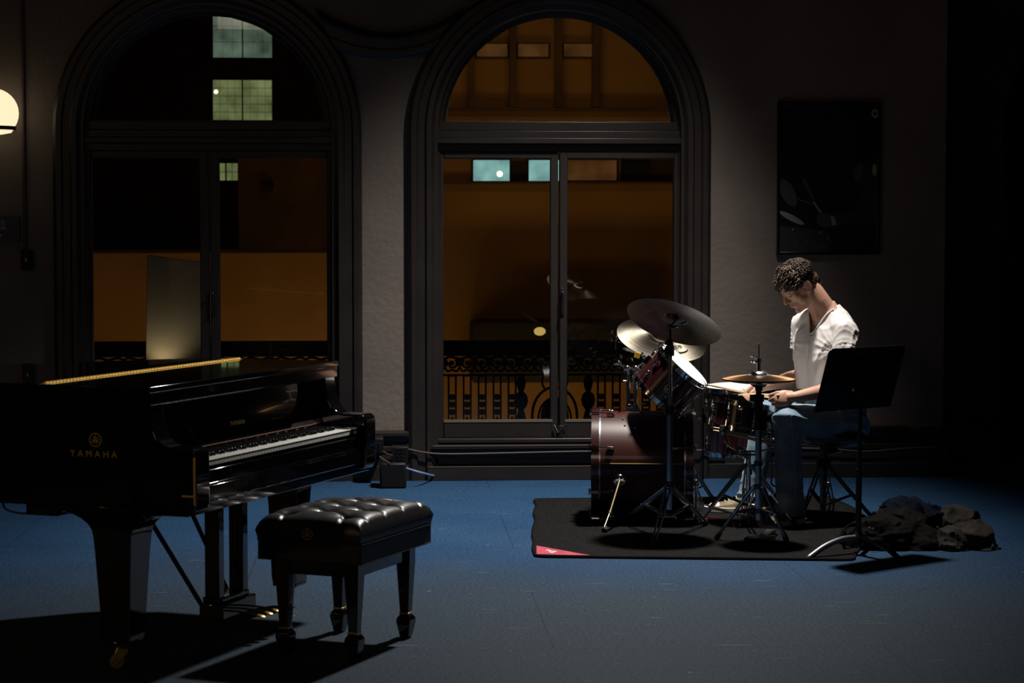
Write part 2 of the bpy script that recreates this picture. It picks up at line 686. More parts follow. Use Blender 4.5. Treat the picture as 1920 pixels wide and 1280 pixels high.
def arc_pts(cx, r, n=28):
    return [(cx + r * math.cos(PI * i / n), ZS + r * math.sin(PI * i / n)) for i in range(n + 1)]


b = bm_new()
T = .34


def slab(poly):
    prism(b, poly, lambda x, z: Vector((x, 0, z)), lambda x, z: Vector((x, T, z)))


xs = [XL - .3, CX1 - RO, CX1 + RO, CX2 - RO, CX2 + RO, XE]
for k in (0, 2, 4):
    slab([(xs[k], 0), (xs[k + 1], 0), (xs[k + 1], ZC), (xs[k], ZC)])
for cx in (CX1, CX2):
    ap = arc_pts(cx, RO)
    for p, q in zip(ap[:-1], ap[1:]):
        slab([q, p, (p[0], ZC), (q[0], ZC)])
tag(obj('wall_back', b, M['wall'], smooth=False), kind='structure')

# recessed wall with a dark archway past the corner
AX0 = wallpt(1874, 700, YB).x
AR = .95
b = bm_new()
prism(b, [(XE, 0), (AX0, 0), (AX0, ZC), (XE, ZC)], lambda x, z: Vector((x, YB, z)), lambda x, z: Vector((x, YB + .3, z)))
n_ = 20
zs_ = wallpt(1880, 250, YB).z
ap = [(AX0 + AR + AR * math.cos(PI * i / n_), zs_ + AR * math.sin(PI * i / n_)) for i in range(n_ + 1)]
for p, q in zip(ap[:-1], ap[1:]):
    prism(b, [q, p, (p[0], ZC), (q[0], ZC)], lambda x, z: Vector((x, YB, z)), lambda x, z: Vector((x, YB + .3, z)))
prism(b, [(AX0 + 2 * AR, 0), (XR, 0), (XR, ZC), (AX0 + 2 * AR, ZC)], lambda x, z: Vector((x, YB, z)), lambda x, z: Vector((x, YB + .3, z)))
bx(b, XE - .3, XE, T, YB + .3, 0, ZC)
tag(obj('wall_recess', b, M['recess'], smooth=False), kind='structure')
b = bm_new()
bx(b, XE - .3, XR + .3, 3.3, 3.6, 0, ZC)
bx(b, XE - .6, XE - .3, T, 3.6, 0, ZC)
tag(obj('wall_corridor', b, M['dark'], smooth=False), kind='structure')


def arch_sweep(bm, cx, prof, z0, n=32, mi=0):
    """closed profile [(radius from window centre line, y)] swept up one side, over the arch and down"""
    path = [(-1, 0, z0)] + [(-math.cos(PI * i / n), math.sin(PI * i / n), ZS) for i in range(n + 1)] + [(1, 0, z0)]
    rows = []
    for (c, s, z) in path:
        rows.append([bm.verts.new((cx + c * r, y, z + s * r)) for r, y in prof])
    skin(bm, rows, cap=True, mi=mi)


def make_window(idx, cx):
    root = thing('window_%d' % idx, (cx, 0, 0), kind='structure')
    if idx == 1:
        root['label'] = 'tall dark brown arched window behind the grand piano'
    else:
        root['label'] = 'tall dark brown arched window behind the drum kit'
    root['category'] = 'window'
    # casing mouldings on the wall
    bm = bm_new()
    arch_sweep(bm, cx, [(OW, .0), (OW, -.035), (OW - .02, -.05), (OW - .05, -.05), (OW - .06, -.038), (OW - .10, -.038), (OW - .112, -.052), (OW - .14, -.052), (OW - .16, -.03), (OW - .16, .0)], 0)
    obj('casing', bm, M['trim'], root, ang=30)
    # jamb lining in the opening
    bm = bm_new()
    arch_sweep(bm, cx, [(RO, -.02), (RO, T), (RO - .02, T), (RO - .02, .14), (RO - .035, .13), (RO - .035, .045), (RO - .02, .035), (RO - .02, -.02)], 0)
    obj('jamb', bm, M['trim'], root, ang=30)
    # fanlight frame
    rg = GW - .012
    bm = bm_new()
    n = 32
    rows = []
    for i in range(n + 1):
        a = PI * i / n
        c, s = math.cos(a), math.sin(a)
        rows.append([bm.verts.new((cx + c * r, y, ZS + s * r)) for r, y in ((RO - .02, .06), (RO - .02, .12), (rg, .12), (rg, .085), (rg + .02, .06))])
    skin(bm, rows)
    obj('fanlight_frame', bm, M['trim'], root, ang=30)
    bm = bm_new()
    zt = ZT
    bx(bm, cx - RO + .02, cx + RO - .02, .05, .13, zt - .055, zt)
    bx(bm, cx - RO + .01, cx + RO - .01, .0, .14, zt - .135, zt - .10)
    bx(bm, cx - RO + .015, cx + RO - .015, .035, .14, zt - .10, zt - .055)
    bx(bm, cx - RO + .02, cx + RO - .02, .04, .14, ZG1 + .045, zt - .135)
    obj('transom', bm, M['trim'], root, bevel=.004)
    # fanlight glass with worn paint edge
    gp = [(cx + (rg + .01) * math.cos(PI * i / n), ZS + (rg + .01) * math.sin(PI * i / n)) for i in range(n + 1)]
    gp = [p for p in gp if p[1] > zt - .01]
    x_ = math.sqrt(max((rg + .01) ** 2 - (zt - .01 - ZS) ** 2, 0))
    gp = [(cx + x_, zt - .01)] + gp + [(cx - x_, zt - .01)]
    bm = bm_new()
    prism(bm, gp, lambda x, z: Vector((x, .100, z)), lambda x, z: Vector((x, .104, z)))
    obj('fanlight_pane', bm, M['glass'], root, smooth=False)
    bm = bm_new()
    rows = []
    for i in range(n + 1):
        a = PI * i / n
        c, s = math.cos(a), math.sin(a)
        if ZS + s * rg < zt:
            continue
        w = .003 + .002 * math.sin(i * 2.1) + .002 * math.sin(i * .9)
        rows.append([bm.verts.new((cx + c * r, .099, ZS + s * r)) for r in (rg + .002, rg - w)])
    skin(bm, rows, cap=False, closed=False)
    k = 40
    rows = []
    for i in range(k + 1):
        x = cx - GW + .02 + (2 * GW - .04) * i / k
        w = .004 + .004 * abs(math.sin(i * 1.7) * math.sin(i * .31 + 1))
        rows.append([bm.verts.new((x, .098, z)) for z in (zt - .001, zt + w)])
    skin(bm, rows, cap=False, closed=False)
    obj('putty_line', bm, M['wood_edge'], root, smooth=False)
    # two casement sashes
    for s in (-1, 1):
        bm = bm_new()
        xi, xo = cx + s * (.038 if idx == 2 else .045), cx + s * GW
        x_stile_in = cx + s * .004
        y0, y1 = (.055, .115) if s < 0 else (.045, .115)
        bx(bm, x_stile_in, xi + s * .014, y0, y1, ZG0 - .10, ZG1 + .045)
        bx(bm, xo, cx + s * (RO - .022), y0, y1, ZG0 - .10, ZG1 + .045)
        bx(bm, xi, xo, y0, y1, ZG0 - .10, ZG0)
        bx(bm, xi, xo, y0, y1, ZG1, ZG1 + .045)
        f = obj('sash', bm, M['trim'], root, bevel=.006)
        bm = bm_new()
        bx(bm, xi, xo, y0 - .004, y0 + .012, ZG0 - .004, ZG0 + .012)
        obj('glazing_bead', bm, M['wood_edge'], f, smooth=False)
        bm = bm_new()
        bx(bm, xi, xo, .096, .100, ZG0 - .005, ZG1 + .005)
        obj('pane', bm, M['glass'], f, smooth=False)
    # espagnolette handle and bottom bolt
    zh = wallpt(1052, 565).z
    bm = bm_new()
    xh = cx + .018
    bx(bm, xh - .012, xh + .012, .03, .046, zh - .08, zh + .08)
    tube(bm, smooth_path([(xh, .03, zh + .05), (xh, -.005, zh + .06), (xh + .004, -.012, zh + .02), (xh - .004, -.01, zh - .05), (xh, -.004, zh - .075)]), .007)
    obj('handle', bm, M['black_metal'], root, bevel=.002)
    bm = bm_new()
    box(bm, (cx + .01, .03, ZG0 - .06), (.03, .03, .07))
    tube(bm, [(cx - .03, .03, ZG0 - .02), (cx - .005, .01, ZG0 - .07), (cx + .04, .02, ZG0 - .015)], .007)
    obj('bottom_bolt', bm, M['black_metal'], root, bevel=.003)
    # sill steps down to the floor
    bm = bm_new()
    bx(bm, cx - RO + .02, cx + RO - .02, -.005, .13, ZG0 - .125, ZG0 - .10)
    bx(bm, cx - RO - .02, cx + RO + .02, -.075, .12, ZG0 - .155, ZG0 - .135)
    bx(bm, cx - RO, cx + RO, -.03, .12, ZG0 - .21, ZG0 - .155)
    bx(bm, cx - RO, cx + RO, -.02, .12, .095, ZG0 - .21)
    bx(bm, cx - RO - .05, cx + RO + .05, -.058, .10, .0, .085)
    obj('sill', bm, M['trim'], root, bevel=.004)
    bm = bm_new()
    bx(bm, cx - RO - .01, cx + RO + .01, -.078, -.070, ZG0 - .138, ZG0 - .133)
    bx(bm, cx - RO - .04, cx + RO + .04, -.060, -.052, .083, .087)
    obj('edge_highlight', bm, M['wood_edge'], root, smooth=False)  # paler strips painting the highlight along the stool and plinth edges
    return root


make_window(1, CX1)
make_window(2, CX2)

# drooping moulding that links the two arch casings
b = bm_new()
A0, A1 = wallpt(630, 96), wallpt(815, 94)
mid = wallpt(725, 109)
tA, tB, tm = wallpt(590, 15), wallpt(868, 15), wallpt(735, 62)
rows = []
n_ = 24
for i in range(n_ + 1):
    t = i / n_
    def q(a, m_, c):
        return a * (1 - t) * (1 - t) + (m_ * 2 - (a + c) * .5) * 2 * t * (1 - t) + c * t * t
    lo = q(A0, mid, A1)
    hi = q(tA, tm, tB)
    row = []
    for (f, y) in ((0, 0), (0, -.03), (.12, -.045), (.3, -.045), (.36, -.032), (.7, -.032), (.78, -.045), (1, -.03), (1, 0)):
        p = lo.lerp(hi, f)
        row.append(b.verts.new((p.x, y, p.z)))
    rows.append(row)
skin(b, rows)
tag(obj('trim_1', b, M['trim'], ang=30), kind='structure')


def baseboard(name, x0, x1, y=0.0, m=None):
    bm = bm_new()
    prof = [(0, 0), (-.04, 0), (-.04, .088), (-.034, .092), (-.030, .175), (-.040, .18), (-.040, .205), (-.03, .212), (-.03, .235), (-.055, .262), (-.062, .275), (-.062, .292), (-.045, .30), (0, .305)]
    rows = [[bm.verts.new((x, y + a, z)) for a, z in prof] for x in (x0, x1)]
    skin(bm, rows)
    return tag(obj(name, bm, m or M['trim'], ang=25), kind='structure')


baseboard('baseboard_left', XL, CX1 - OW)
baseboard('baseboard_middle', CX1 + OW, CX2 - OW)
baseboard('baseboard_right', CX2 + OW, XE + .03)
baseboard('baseboard_recess', XE, AX0, YB)
# short raised strip at the foot of the right wall
b = bm_new()
p = wallpt(1700, 800)
bx(b, CX2 + OW, p.x, -.07, 0, .292, .318)
tag(obj('trim_2', b, M['trim'], bevel=.004), kind='structure')

# ------------------------------------------------------------------ wall sconce, sign, switch, poster
p = wallpt(-12, 212, -.17)
root = thing('wall_sconce', (p.x, -.02, p.z), 'glowing cream glass globe lamp with dark rim high on wall by window', 'lamp')
R_G = .145
b = bm_new()
prof = [(.001, R_G), ]
for i in range(1, 12):
    a = PI * i / 16
    prof.append((R_G * math.sin(a), R_G * math.cos(a)))
lathe(b, prof, p, (0, 0, 1), 36, cap=True)
M['globe'] = mat('lit_opal_glass', (.8, .75, .6), .3, emit=(1.0, .80, .50), es=1.1)
obj('globe', b, M['globe'], root)
zr = p.z + R_G * math.cos(PI * 11 / 16)
rr = R_G * math.sin(PI * 11 / 16)
b = bm_new()
hoop(b, (p.x, p.y, zr - .008), (0, 0, 1), rr - .004, .022, .012)
obj('rim', b, M['black_metal'], root)
b = bm_new()
lathe(b, [(rr - .006, 0), (rr - .02, -.02), (rr - .07, -.03), (.001, -.032)], (p.x, p.y, zr - .014), (0, 0, 1), 32)
obj('lower_glass', b, M['globe'], root)
b = bm_new()
tube(b, smooth_path([(p.x - .10, -.002, p.z), (p.x - .10, -.10, p.z + .02), (p.x - .03, -.17, p.z + .20), (p.x, -.17, p.z + R_G - .005)]), .012)
cyl(b, (p.x - .10, 0, p.z), (p.x - .10, -.03, p.z), .05, .04, 24)
obj('bracket', b, M['black_metal'], root)

p0, p1 = wallpt(-34, 405), wallpt(38, 453)
root = thing('wall_sign', (p0.lerp(p1, .5).x, 0, (p0.z + p1.z) / 2), 'dark navy sign plate with small pale exit lettering on the wall', 'sign')
b = bm_new()
bx(b, p0.x, p1.x, -.014, 0, p1.z, p0.z)
obj('sign_plate', b, M['navy_plate'], root, bevel=.002)
px_ = wallpt(-22, 425)
lettering('sign_lettering', 'Exit', .048, M['text_grey'], root, ROOTM[root.name].inverted() @ frame(wallpt(-2, 421, -.0145), (1, 0, 0), (0, 0, 1)))
lettering('sign_lettering', 'inside', .038, M['text_grey'], root, ROOTM[root.name].inverted() @ frame(wallpt(-2, 430, -.0145), (1, 0, 0), (0, 0, 1)))
b = bm_new()
q_ = wallpt(-1, 441, -.0148)
prism(b, [(-.012, 0), (.012, .008), (.012, -.008)], lambda x, z: Vector((q_.x + x, q_.y, q_.z + z)), lambda x, z: Vector((q_.x + x, q_.y + .001, q_.z + z)))
obj('sign_arrow', b, M['text_grey'], root, smooth=False)

p0, p1 = wallpt(41, 468), wallpt(62, 506)
root = thing('wall_switch', ((p0.x + p1.x) / 2, 0, (p0.z + p1.z) / 2), 'small dark switch box with a conduit rising from it up the wall', 'switch')
b = bm_new()
bx(b, p0.x, p1.x, -.045, 0, p1.z, p0.z)
obj('switch_box', b, M['black_plastic'], root, bevel=.004)
b = bm_new()
bx(b, (p0.x + p1.x) / 2 - .006, (p0.x + p1.x) / 2 + .006, -.055, -.045, (p0.z + p1.z) / 2 - .012, (p0.z + p1.z) / 2 + .012)
obj('toggle', b, M['chrome_dull'], root, bevel=.002)
b = bm_new()
cx_ = p0.x + .02
tube(b, [(cx_, -.014, p0.z), (cx_, -.014, ZC - .02)], .011)
obj('conduit', b, M['recess'], root)

# poster: framed dark photograph of a drummer's hands at a kit
a0, a1 = wallpt(1457, 191), wallpt(1647, 477)
cxp, czp = (a0.x + a1.x) / 2, (a0.z + a1.z) / 2
hw, hh = (a1.x - a0.x) / 2, (a0.z - a1.z) / 2
root = thing('framed_poster', (cxp, 0, czp), 'tall black framed dark photograph of hands drumming hung above the drummer', 'poster')
b = bm_new()
fw = .016
bx(b, cxp - hw, cxp - hw + fw, -.03, 0, czp - hh, czp + hh)
bx(b, cxp + hw - fw, cxp + hw, -.03, 0, czp - hh, czp + hh)
bx(b, cxp - hw + fw, cxp + hw - fw, -.03, 0, czp + hh - fw, czp + hh)
bx(b, cxp - hw + fw, cxp + hw - fw, -.03, 0, czp - hh, czp - hh + fw)
obj('poster_frame', b, M['black_satin'], root, bevel=.002)
b = bm_new()
bx(b, cxp - hw + fw, cxp + hw - fw, -.02, -.001, czp - hh + fw, czp + hh - fw)
M['print'] = mat('dark_photo_print', (.006, .006, .010), .35)
pr = obj('print', b, M['print'], root, smooth=False)
PC = [mat('print_grey', (.22, .24, .28), .4), mat('print_dark_grey', (.055, .058, .075), .4), mat('print_olive', (.26, .30, .10), .4), mat('print_deep', (.022, .023, .030), .4)]
b = bm_new()


def pp(X, Y, lift=0):
    w = wallpt(1420 + X * 260 / 1008, 170 + Y * 330 / 1280, -.0204)
    return Vector((w.x, -.0204 - lift * .0004, w.z))


def pshape(pts, mi, lift=0):
    vs = [b.verts.new(pp(x, y, lift)) for x, y in pts]
    b.faces.new(vs).material_index = mi


def pell(cx, cy, rx, ry, rot, mi, lift=0, n=24):
    c, s = math.cos(rot), math.sin(rot)
    pshape([(cx + rx * math.cos(2 * PI * i / n) * c - ry * math.sin(2 * PI * i / n) * s, cy + rx * math.cos(2 * PI * i / n) * s + ry * math.sin(2 * PI * i / n) * c) for i in range(n)], mi, lift)


pell(222, 740, 110, 50, 1.1, 1)
pell(250, 925, 100, 22, .48, 0, 1)
pshape([(320, 640), (350, 640), (450, 865), (436, 870)], 1, 1)
pshape([(295, 780), (420, 825), (415, 835), (300, 795)], 1, 1)
pshape([(400, 810), (412, 806), (470, 880), (455, 890)], 0, 2)
pell(490, 940, 62, 52, .3, 1, 1)
pshape([(530, 905), (560, 915), (575, 975), (545, 980)], 0, 2)
pshape([(560, 905), (700, 865), (770, 700), (868, 630), (868, 1000), (700, 960), (575, 985)], 3, 0)
pell(780, 600, 85, 85, 0, 3, 0)
pell(735, 590, 34, 60, .2, 1, 1)
pell(852, 575, 16, 45, 0, 2, 1)
pell(855, 165, 26, 32, 0, 2, 1)
pell(855, 165, 14, 18, 0, 3, 2)
pshape([(158, 985), (400, 1005), (520, 1030), (540, 1100), (500, 1180), (158, 1180)], 3, 0)
rnd = random.Random(4)
for k in range(60):
    x, y = rnd.uniform(165, 540), rnd.uniform(945, 1170)
    if y < 960 + (x - 165) * .2:
        continue
    s = rnd.uniform(2, 7)
    pell(x, y, s, s * rnd.uniform(.5, 1.4), 0, rnd.choice((1, 1, 0)), 1, 6)
obj('printed_image', b, PC, pr, smooth=False)

# cables along the wall foot
b = bm_new()
pts = [wallpt(766, 842, -.06), wallpt(795, 848, -.07), wallpt(840, 851, -.07), wallpt(960, 849, -.07), wallpt(1100, 846, -.07), wallpt(1250, 845, -.07), wallpt(1360, 843, -.07)]
tube(b, smooth_path(pts), .006)
tag(obj('wall_cable', b, M['cable']), 'thin grey cable draped along the sill below the window behind the drum kit', 'cable')
b = bm_new()
pts = [wallpt(1500, 840, -.06), wallpt(1560, 842, -.06), wallpt(1620, 846, -.06), wallpt(1670, 843, -.06), wallpt(1720, 839, -.06), wallpt(1775, 841, -.06)]
tube(b, smooth_path(pts), .006)
tag(obj('wall_cable', b, M['cable']), 'thin grey cable draped along the baseboard below the poster', 'cable')
b = bm_new()
pts = [at(759, 877, 12.6), at(790, 886, 12.6), ground(830, 894, .006), ground(900, 896, .006), ground(1000, 897, .006), ground(1110, 897, .006), ground(1300, 897, .006)]
tube(b, smooth_path(pts), .007)
tag(obj('floor_cable', b, M['cable_blue']), 'pale blue cable curving from the black box down along the floor edge', 'cable')

# stage boxes by the wall between the windows
D1 = 12.45
for (x0, y0, x1, y1, lab, dd) in ((696, 822, 719, 851, 'black socket box at the end of the piano keyboard, lower wall', 12.7), (734, 838, 765, 871, 'black multi socket box perched on the dark case under the wall', 12.55)):
    q0, q1 = at(x0, y0, dd), at(x1, y1, dd)
    root = thing('socket_box', ((q0.x + q1.x) / 2, q0.y, q1.z), lab, 'socket box')
    b = bm_new()
    bx(b, q0.x, q1.x, q0.y, -.03 if dd > 12.6 else q0.y + .12, q1.z, q0.z)
    bb = obj('box_body', b, M['black_plastic'], root, bevel=.005)
    b = bm_new()
    w, h = q1.x - q0.x, q0.z - q1.z
    for i in range(2):
        for j in range(3 if dd > 12.6 else 4):
            cxx, czz = q0.x + w * (.36 + .30 * i), q1.z + h * (.2 + .2 * j)
            torus(b, (cxx, q0.y - .002, czz), (0, 1, 0), w * .10, .0025, 14, 5)
    obj('socket', b, M['steel_dark'], root)
q0, q1 = at(712, 868, 12.5), at(762, 897, 12.5)
b = bm_new()
gz = ground(735, 898).y
bx(b, q0.x, q1.x, q0.y, q0.y + .22, 0, q0.z)
tag(obj('equipment_case', b, M['black_plastic'], bevel=.012), 'low black case on the floor under the socket box', 'case')
b = bm_new()
tube(b, smooth_path([at(718, 846, 12.6), at(727, 851, 12.55), at(735, 853, 12.5)]), .004)
tube(b, smooth_path([at(712, 856, 12.6), at(720, 862, 12.55), at(730, 868, 12.5)]), .005)
tag(obj('patch_cable', b, M['cable']), 'short grey patch leads between the two black socket boxes', 'cable')

# ------------------------------------------------------------------ outside: balcony and buildings
M['iron'] = vary(mat('dark_green_grey_iron', (.045, .052, .052), .6), (.035, .042, .042), (.062, .07, .068), 12)
M['orange_wall'] = vary(mat('ochre_render', (.42, .24, .09), .85), (.38, .21, .075), (.47, .28, .11), 1.2, bump=.2, bscale=8)
M['brown_wall'] = vary(mat('brown_brick_wall', (.13, .08, .05), .85), (.10, .062, .04), (.17, .105, .06), 1.5)
M['dark_wall'] = mat('dark_building_wall', (.045, .032, .024), .85)
M['asphalt'] = mat('asphalt', (.05, .05, .05), .9)
M['concrete'] = mat('balcony_stone', (.12, .12, .12), .85)

b = bm_new()
bx(b, XL - 3, XE + 2, T, 1.45, -.3, -.02)
tag(obj('balcony', b, M['concrete'], smooth=False), kind='structure')
b = bm_new()
bx(b, -30, 30, 1.45, 40, -4.6, -4.5)
tag(obj('street', b, M['asphalt'], smooth=False), kind='structure')

YR = 1.25


def make_railing(xa, xb, label, motif_x):
    root = thing('balustrade', ((xa + xb) / 2, YR, -.02), label, 'railing')
    zt = wallpt(930, 638, YR).z
    zr = wallpt(930, 661, YR).z
    b = bm_new()
    bx(b, xa, xb, YR - .05, YR + .05, zt - .035, zt)
    bx(b, xa, xb, YR - .03, YR + .03, zr, zt - .035)
    bx(b, xa, xb, YR - .02, YR + .02, zr - .02, zr)
    obj('top_rail', b, M['iron'], root, bevel=.006)
    zf = wallpt(930, 702, YR).z
    b = bm_new()
    bx(b, xa, xb, YR - .012, YR + .012, zf - .008, zf + .004)
    bx(b, xa, xb, YR - .02, YR + .02, .02, .05)
    obj('lower_rail', b, M['iron'], root, bevel=.003)
    # baluster prototype: two uprights with three ornaments between
    b = bm_new()
    w = .024
    for s in (-1, 1):
        bx(b, s * w - .006, s * w + .006, -.008, .008, .05, zf)
    for f, r in ((.50, .022), (.60, .026), (.70, .022)):
        z = .05 + (zf - .05) * f
        ball(b, (0, 0, z), (.024, .014, .020), seg=10, rings_=6)
        torus(b, (0, 0, z + .016), (0, 0, 1), .014, .004, 10, 5)
    ball(b, (0, 0, .05 + (zf - .05) * .40), (.012, .010, .022), seg=8, rings_=6)
    bx(b, -w - .01, w + .01, -.012, .012, zf - .012, zf)
    proto = obj('baluster', b, M['iron'], root, local=True)
    b = bm_new()
    sp_r = .044
    cz = zr - (zr - zf) * .5
    pts = []
    for i in range(33):
        a = i / 32 * 2.3 * PI
        r = .008 + .026 * i / 32
        pts.append(Vector((r * math.cos(a), 0, r * math.sin(a))))
    tube(b, pts, .0085, 6)
    tube(b, smooth_path([(-.052, 0, -.020), (-.03, 0, -.050), (.0, 0, -.040), (.03, 0, -.050), (.052, 0, -.020)], 4), .008, 6)
    tube(b, smooth_path([(-.052, 0, .030), (-.02, 0, .046), (.02, 0, .040), (.052, 0, .030)], 4), .009, 6)
    ball(b, (.040, 0, .008), (.016, .008, .026), seg=10, rings_=6)
    ball(b, (-.040, 0, .004), (.014, .008, .024), seg=10, rings_=6)
    ball(b, (0, 0, 0), (.013, .012, .013), seg=10, rings_=6)
    scroll = obj('scroll', b, M['iron'], root, local=True)
    first = True
    base = Vector(ROOTM[root.name].translation)
    sp = .1
    n = int((xb - xa) / sp)
    for i in range(n + 1):
        x = xa + sp * (i + .4)
        if x > xb - .03:
            break
        if not any(abs(x - mx) < .26 for mx in motif_x):
            o = proto if first else copy_part(proto, root)
            o.location = (x - base.x, 0, .02)
        s = scroll if first else copy_part(scroll, root)
        s.location = (x - base.x, 0, cz - base.z)
        if i % 2:
            s.scale = (-1, 1, 1)
        first = False
    for mx in motif_x:
        b = bm_new()
        r = .15
        zc = .22
        for s in (-1, 1):
            tube(b, [Vector((mx + s * .15, YR, .05)), Vector((mx + s * .15, YR, zc + .06))], .010, 6)
            tube(b, [Vector((mx + s * .11, YR, .05)), Vector((mx + s * .11, YR, zc + .03))], .008, 6)
        pts = [Vector((mx + r * math.cos(a), YR, zc + .06 + r * 1.25 * math.sin(a))) for a in [PI * i / 16 for i in range(17)]]
        tube(b, [Vector((mx + r, YR, .05))] + pts + [Vector((mx - r, YR, .05))], .010, 6)
        pts = [Vector((mx + .11 * math.cos(a), YR, zc + .03 + .145 * math.sin(a))) for a in [PI * i / 16 for i in range(17)]]
        tube(b, pts, .008, 6)
        ball(b, (mx, YR, zc + .05), (.095, .02, .12))
        for k in range(7):
            a = PI * k / 6
            tube(b, [(mx + .03 * math.cos(a), YR - .02, zc + .06 + .03 * math.sin(a)), (mx + .09 * math.cos(a), YR - .01, zc + .06 + .10 * math.sin(a))], .007, 5)
        for s in (-1, 1):
            tube(b, smooth_path([(mx + s * .06, YR, zc + .22), (mx + s * .085, YR, zc + .28), (mx + s * .07, YR, zf)]), .008, 6)
        obj('medallion', b, M['iron'], root)
        for s in (-1, 1):
            b = bm_new()
            x = mx + s * .225
            lathe(b, [(.012, .05), (.028, .10), (.030, .22), (.034, .27), (.026, .31), (.018, .335), (.040, .365), (.048, .40), (.040, .435), (.016, .46), (.028, .49), (.032, .52), (.018, .57), (.010, zf + .02)], (x, YR, -.02), seg=14)
            obj('turned_baluster', b, M['iron'], root)
    return root


make_railing(wallpt(120, 700, YR).x, wallpt(720, 700, YR).x, 'dark iron balcony balustrade outside the window behind the piano', [])
make_railing(wallpt(724, 700, YR).x, wallpt(1420, 700, YR).x, 'dark iron balcony balustrade with medallion outside the window behind the drums', [wallpt(1040, 700, YR).x])

# pale panel added on the balcony in place of a reflection in the glass
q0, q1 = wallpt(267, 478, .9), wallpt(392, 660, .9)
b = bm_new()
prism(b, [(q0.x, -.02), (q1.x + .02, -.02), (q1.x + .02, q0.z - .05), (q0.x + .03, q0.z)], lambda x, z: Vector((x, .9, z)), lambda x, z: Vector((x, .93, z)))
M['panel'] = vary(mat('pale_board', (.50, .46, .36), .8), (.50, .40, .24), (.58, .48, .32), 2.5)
tag(obj('reflection_board', b, M['panel'], bevel=.003), 'pale board added on the balcony to stand for a reflection in the left window', 'board')
pb = q0.lerp(q1, .5)
light('added_uplight', 'SPOT', (pb.x - .10, .78, .60), 1.3, (1, .84, .60), .03, (pb.x - .06, .90, .95), math.radians(110), .9)  # added light, grades the panel brighter towards its foot
b = bm_new()
cyl(b, at(507, 668, 14.0), at(510, 641, 14.0), .010, .012)
b2_ = at(507, 668, 14.0)
cyl(b, Vector((b2_.x, b2_.y, -.02)), at(507, 668, 14.0), .012, .010)
tag(obj('pale_stake', b, mat('pale_wood', (.30, .24, .20), .7)), 'short pale post standing on the balcony outside the left window', 'post')


def rect(bm, Y, x0, y0, x1, y1, t=.3, mi=0):
    a, c = wallpt(x0, y0, Y), wallpt(x1, y1, Y)
    bx(bm, a.x, c.x, Y, Y + t, c.z, a.z, mi)


def lit(name, col, st):
    m = mat(name, (.03, .03, .03), .8, spec=.1, emit=col, es=st)
    nt = m.node_tree
    tc = nd(m, 'ShaderNodeTexCoord')
    n = nd(m, 'ShaderNodeTexNoise')
    n.inputs['Scale'].default_value = 3.2
    n.inputs['Detail'].default_value = 4
    nt.links.new(tc.outputs['Object'], n.inputs['Vector'])
    mr = nd(m, 'ShaderNodeMapRange')
    mr.inputs['From Min'].default_value = .3
    mr.inputs['From Max'].default_value = .7
    mr.inputs['To Min'].default_value = st * .45
    mr.inputs['To Max'].default_value = st * 1.5
    nt.links.new(n.outputs['Fac'], mr.inputs[0])
    nt.links.new(mr.outputs[0], nt.nodes['Principled BSDF'].inputs['Emission Strength'])
    return m


M['lit_green'] = lit('lit_office_window_green', (.36, .42, .17), .36)
M['lit_grey'] = lit('lit_office_window_grey', (.26, .36, .26), .34)
M['lit_teal'] = lit('lit_window_teal', (.38, .74, .72), .55)
M['lit_tan'] = lit('lit_window_tan', (.30, .12, .035), .20)
M['lit_bulb'] = mat('bright_bulb', (.5, .5, .5), .5, emit=(1, .95, .6), es=2.5)
M['bar'] = mat('dark_window_bar', (.01, .01, .01), .6)


def lit_window(parent, Y, x0, y0, x1, y1, m, cols, rows_, bulb=None):
    b = bm_new()
    rect(b, Y - .06, x0 - 2, y0 - 2, x1 + 2, y0, .08)
    rect(b, Y - .06, x0 - 2, y1, x1 + 2, y1 + 2, .08)
    for i in range(cols + 1):
        x = x0 + (x1 - x0) * i / cols
        w = 3 if (cols % 2 == 0 and i == cols // 2) or i in (0, cols) else .8
        rect(b, Y - .05, x - w / 2, y0, x + w / 2, y1, .06)
    for j in range(1, rows_):
        y = y0 + (y1 - y0) * j / rows_
        rect(b, Y - .05, x0, y - .5, x1, y + .5, .06)
    f = obj('window', b, M['bar'], parent, smooth=False)
    b = bm_new()
    rect(b, Y - .02, x0, y0, x1, y1, .03)
    obj('pane', b, m, f, smooth=False)
    if bulb:
        b = bm_new()
        ball(b, wallpt(bulb[0], bulb[1], Y - .05), bulb[2], seg=10, rings_=6)
        obj('bulb', b, M['lit_bulb'], f)
    return f


# dark building with gridded office windows
YA = 16.0
p = wallpt(300, 700, YA)
bA = thing('office_building', (p.x, YA, -4.5), 'dark building with greenish gridded windows seen through the left arched window', 'building')
b = bm_new()
rect(b, YA, -150, -160, 668, 1300, 1.0)
obj('wall', b, M['dark_wall'], bA, smooth=False)
lit_window(bA, YA, 398, 20, 511, 108, M['lit_grey'], 6, 3)
lit_window(bA, YA, 398, 150, 511, 225, M['lit_green'], 8, 5, (405, 172, .028))
lit_window(bA, YA, 400, 306, 447, 338, M['lit_green'], 4, 2)
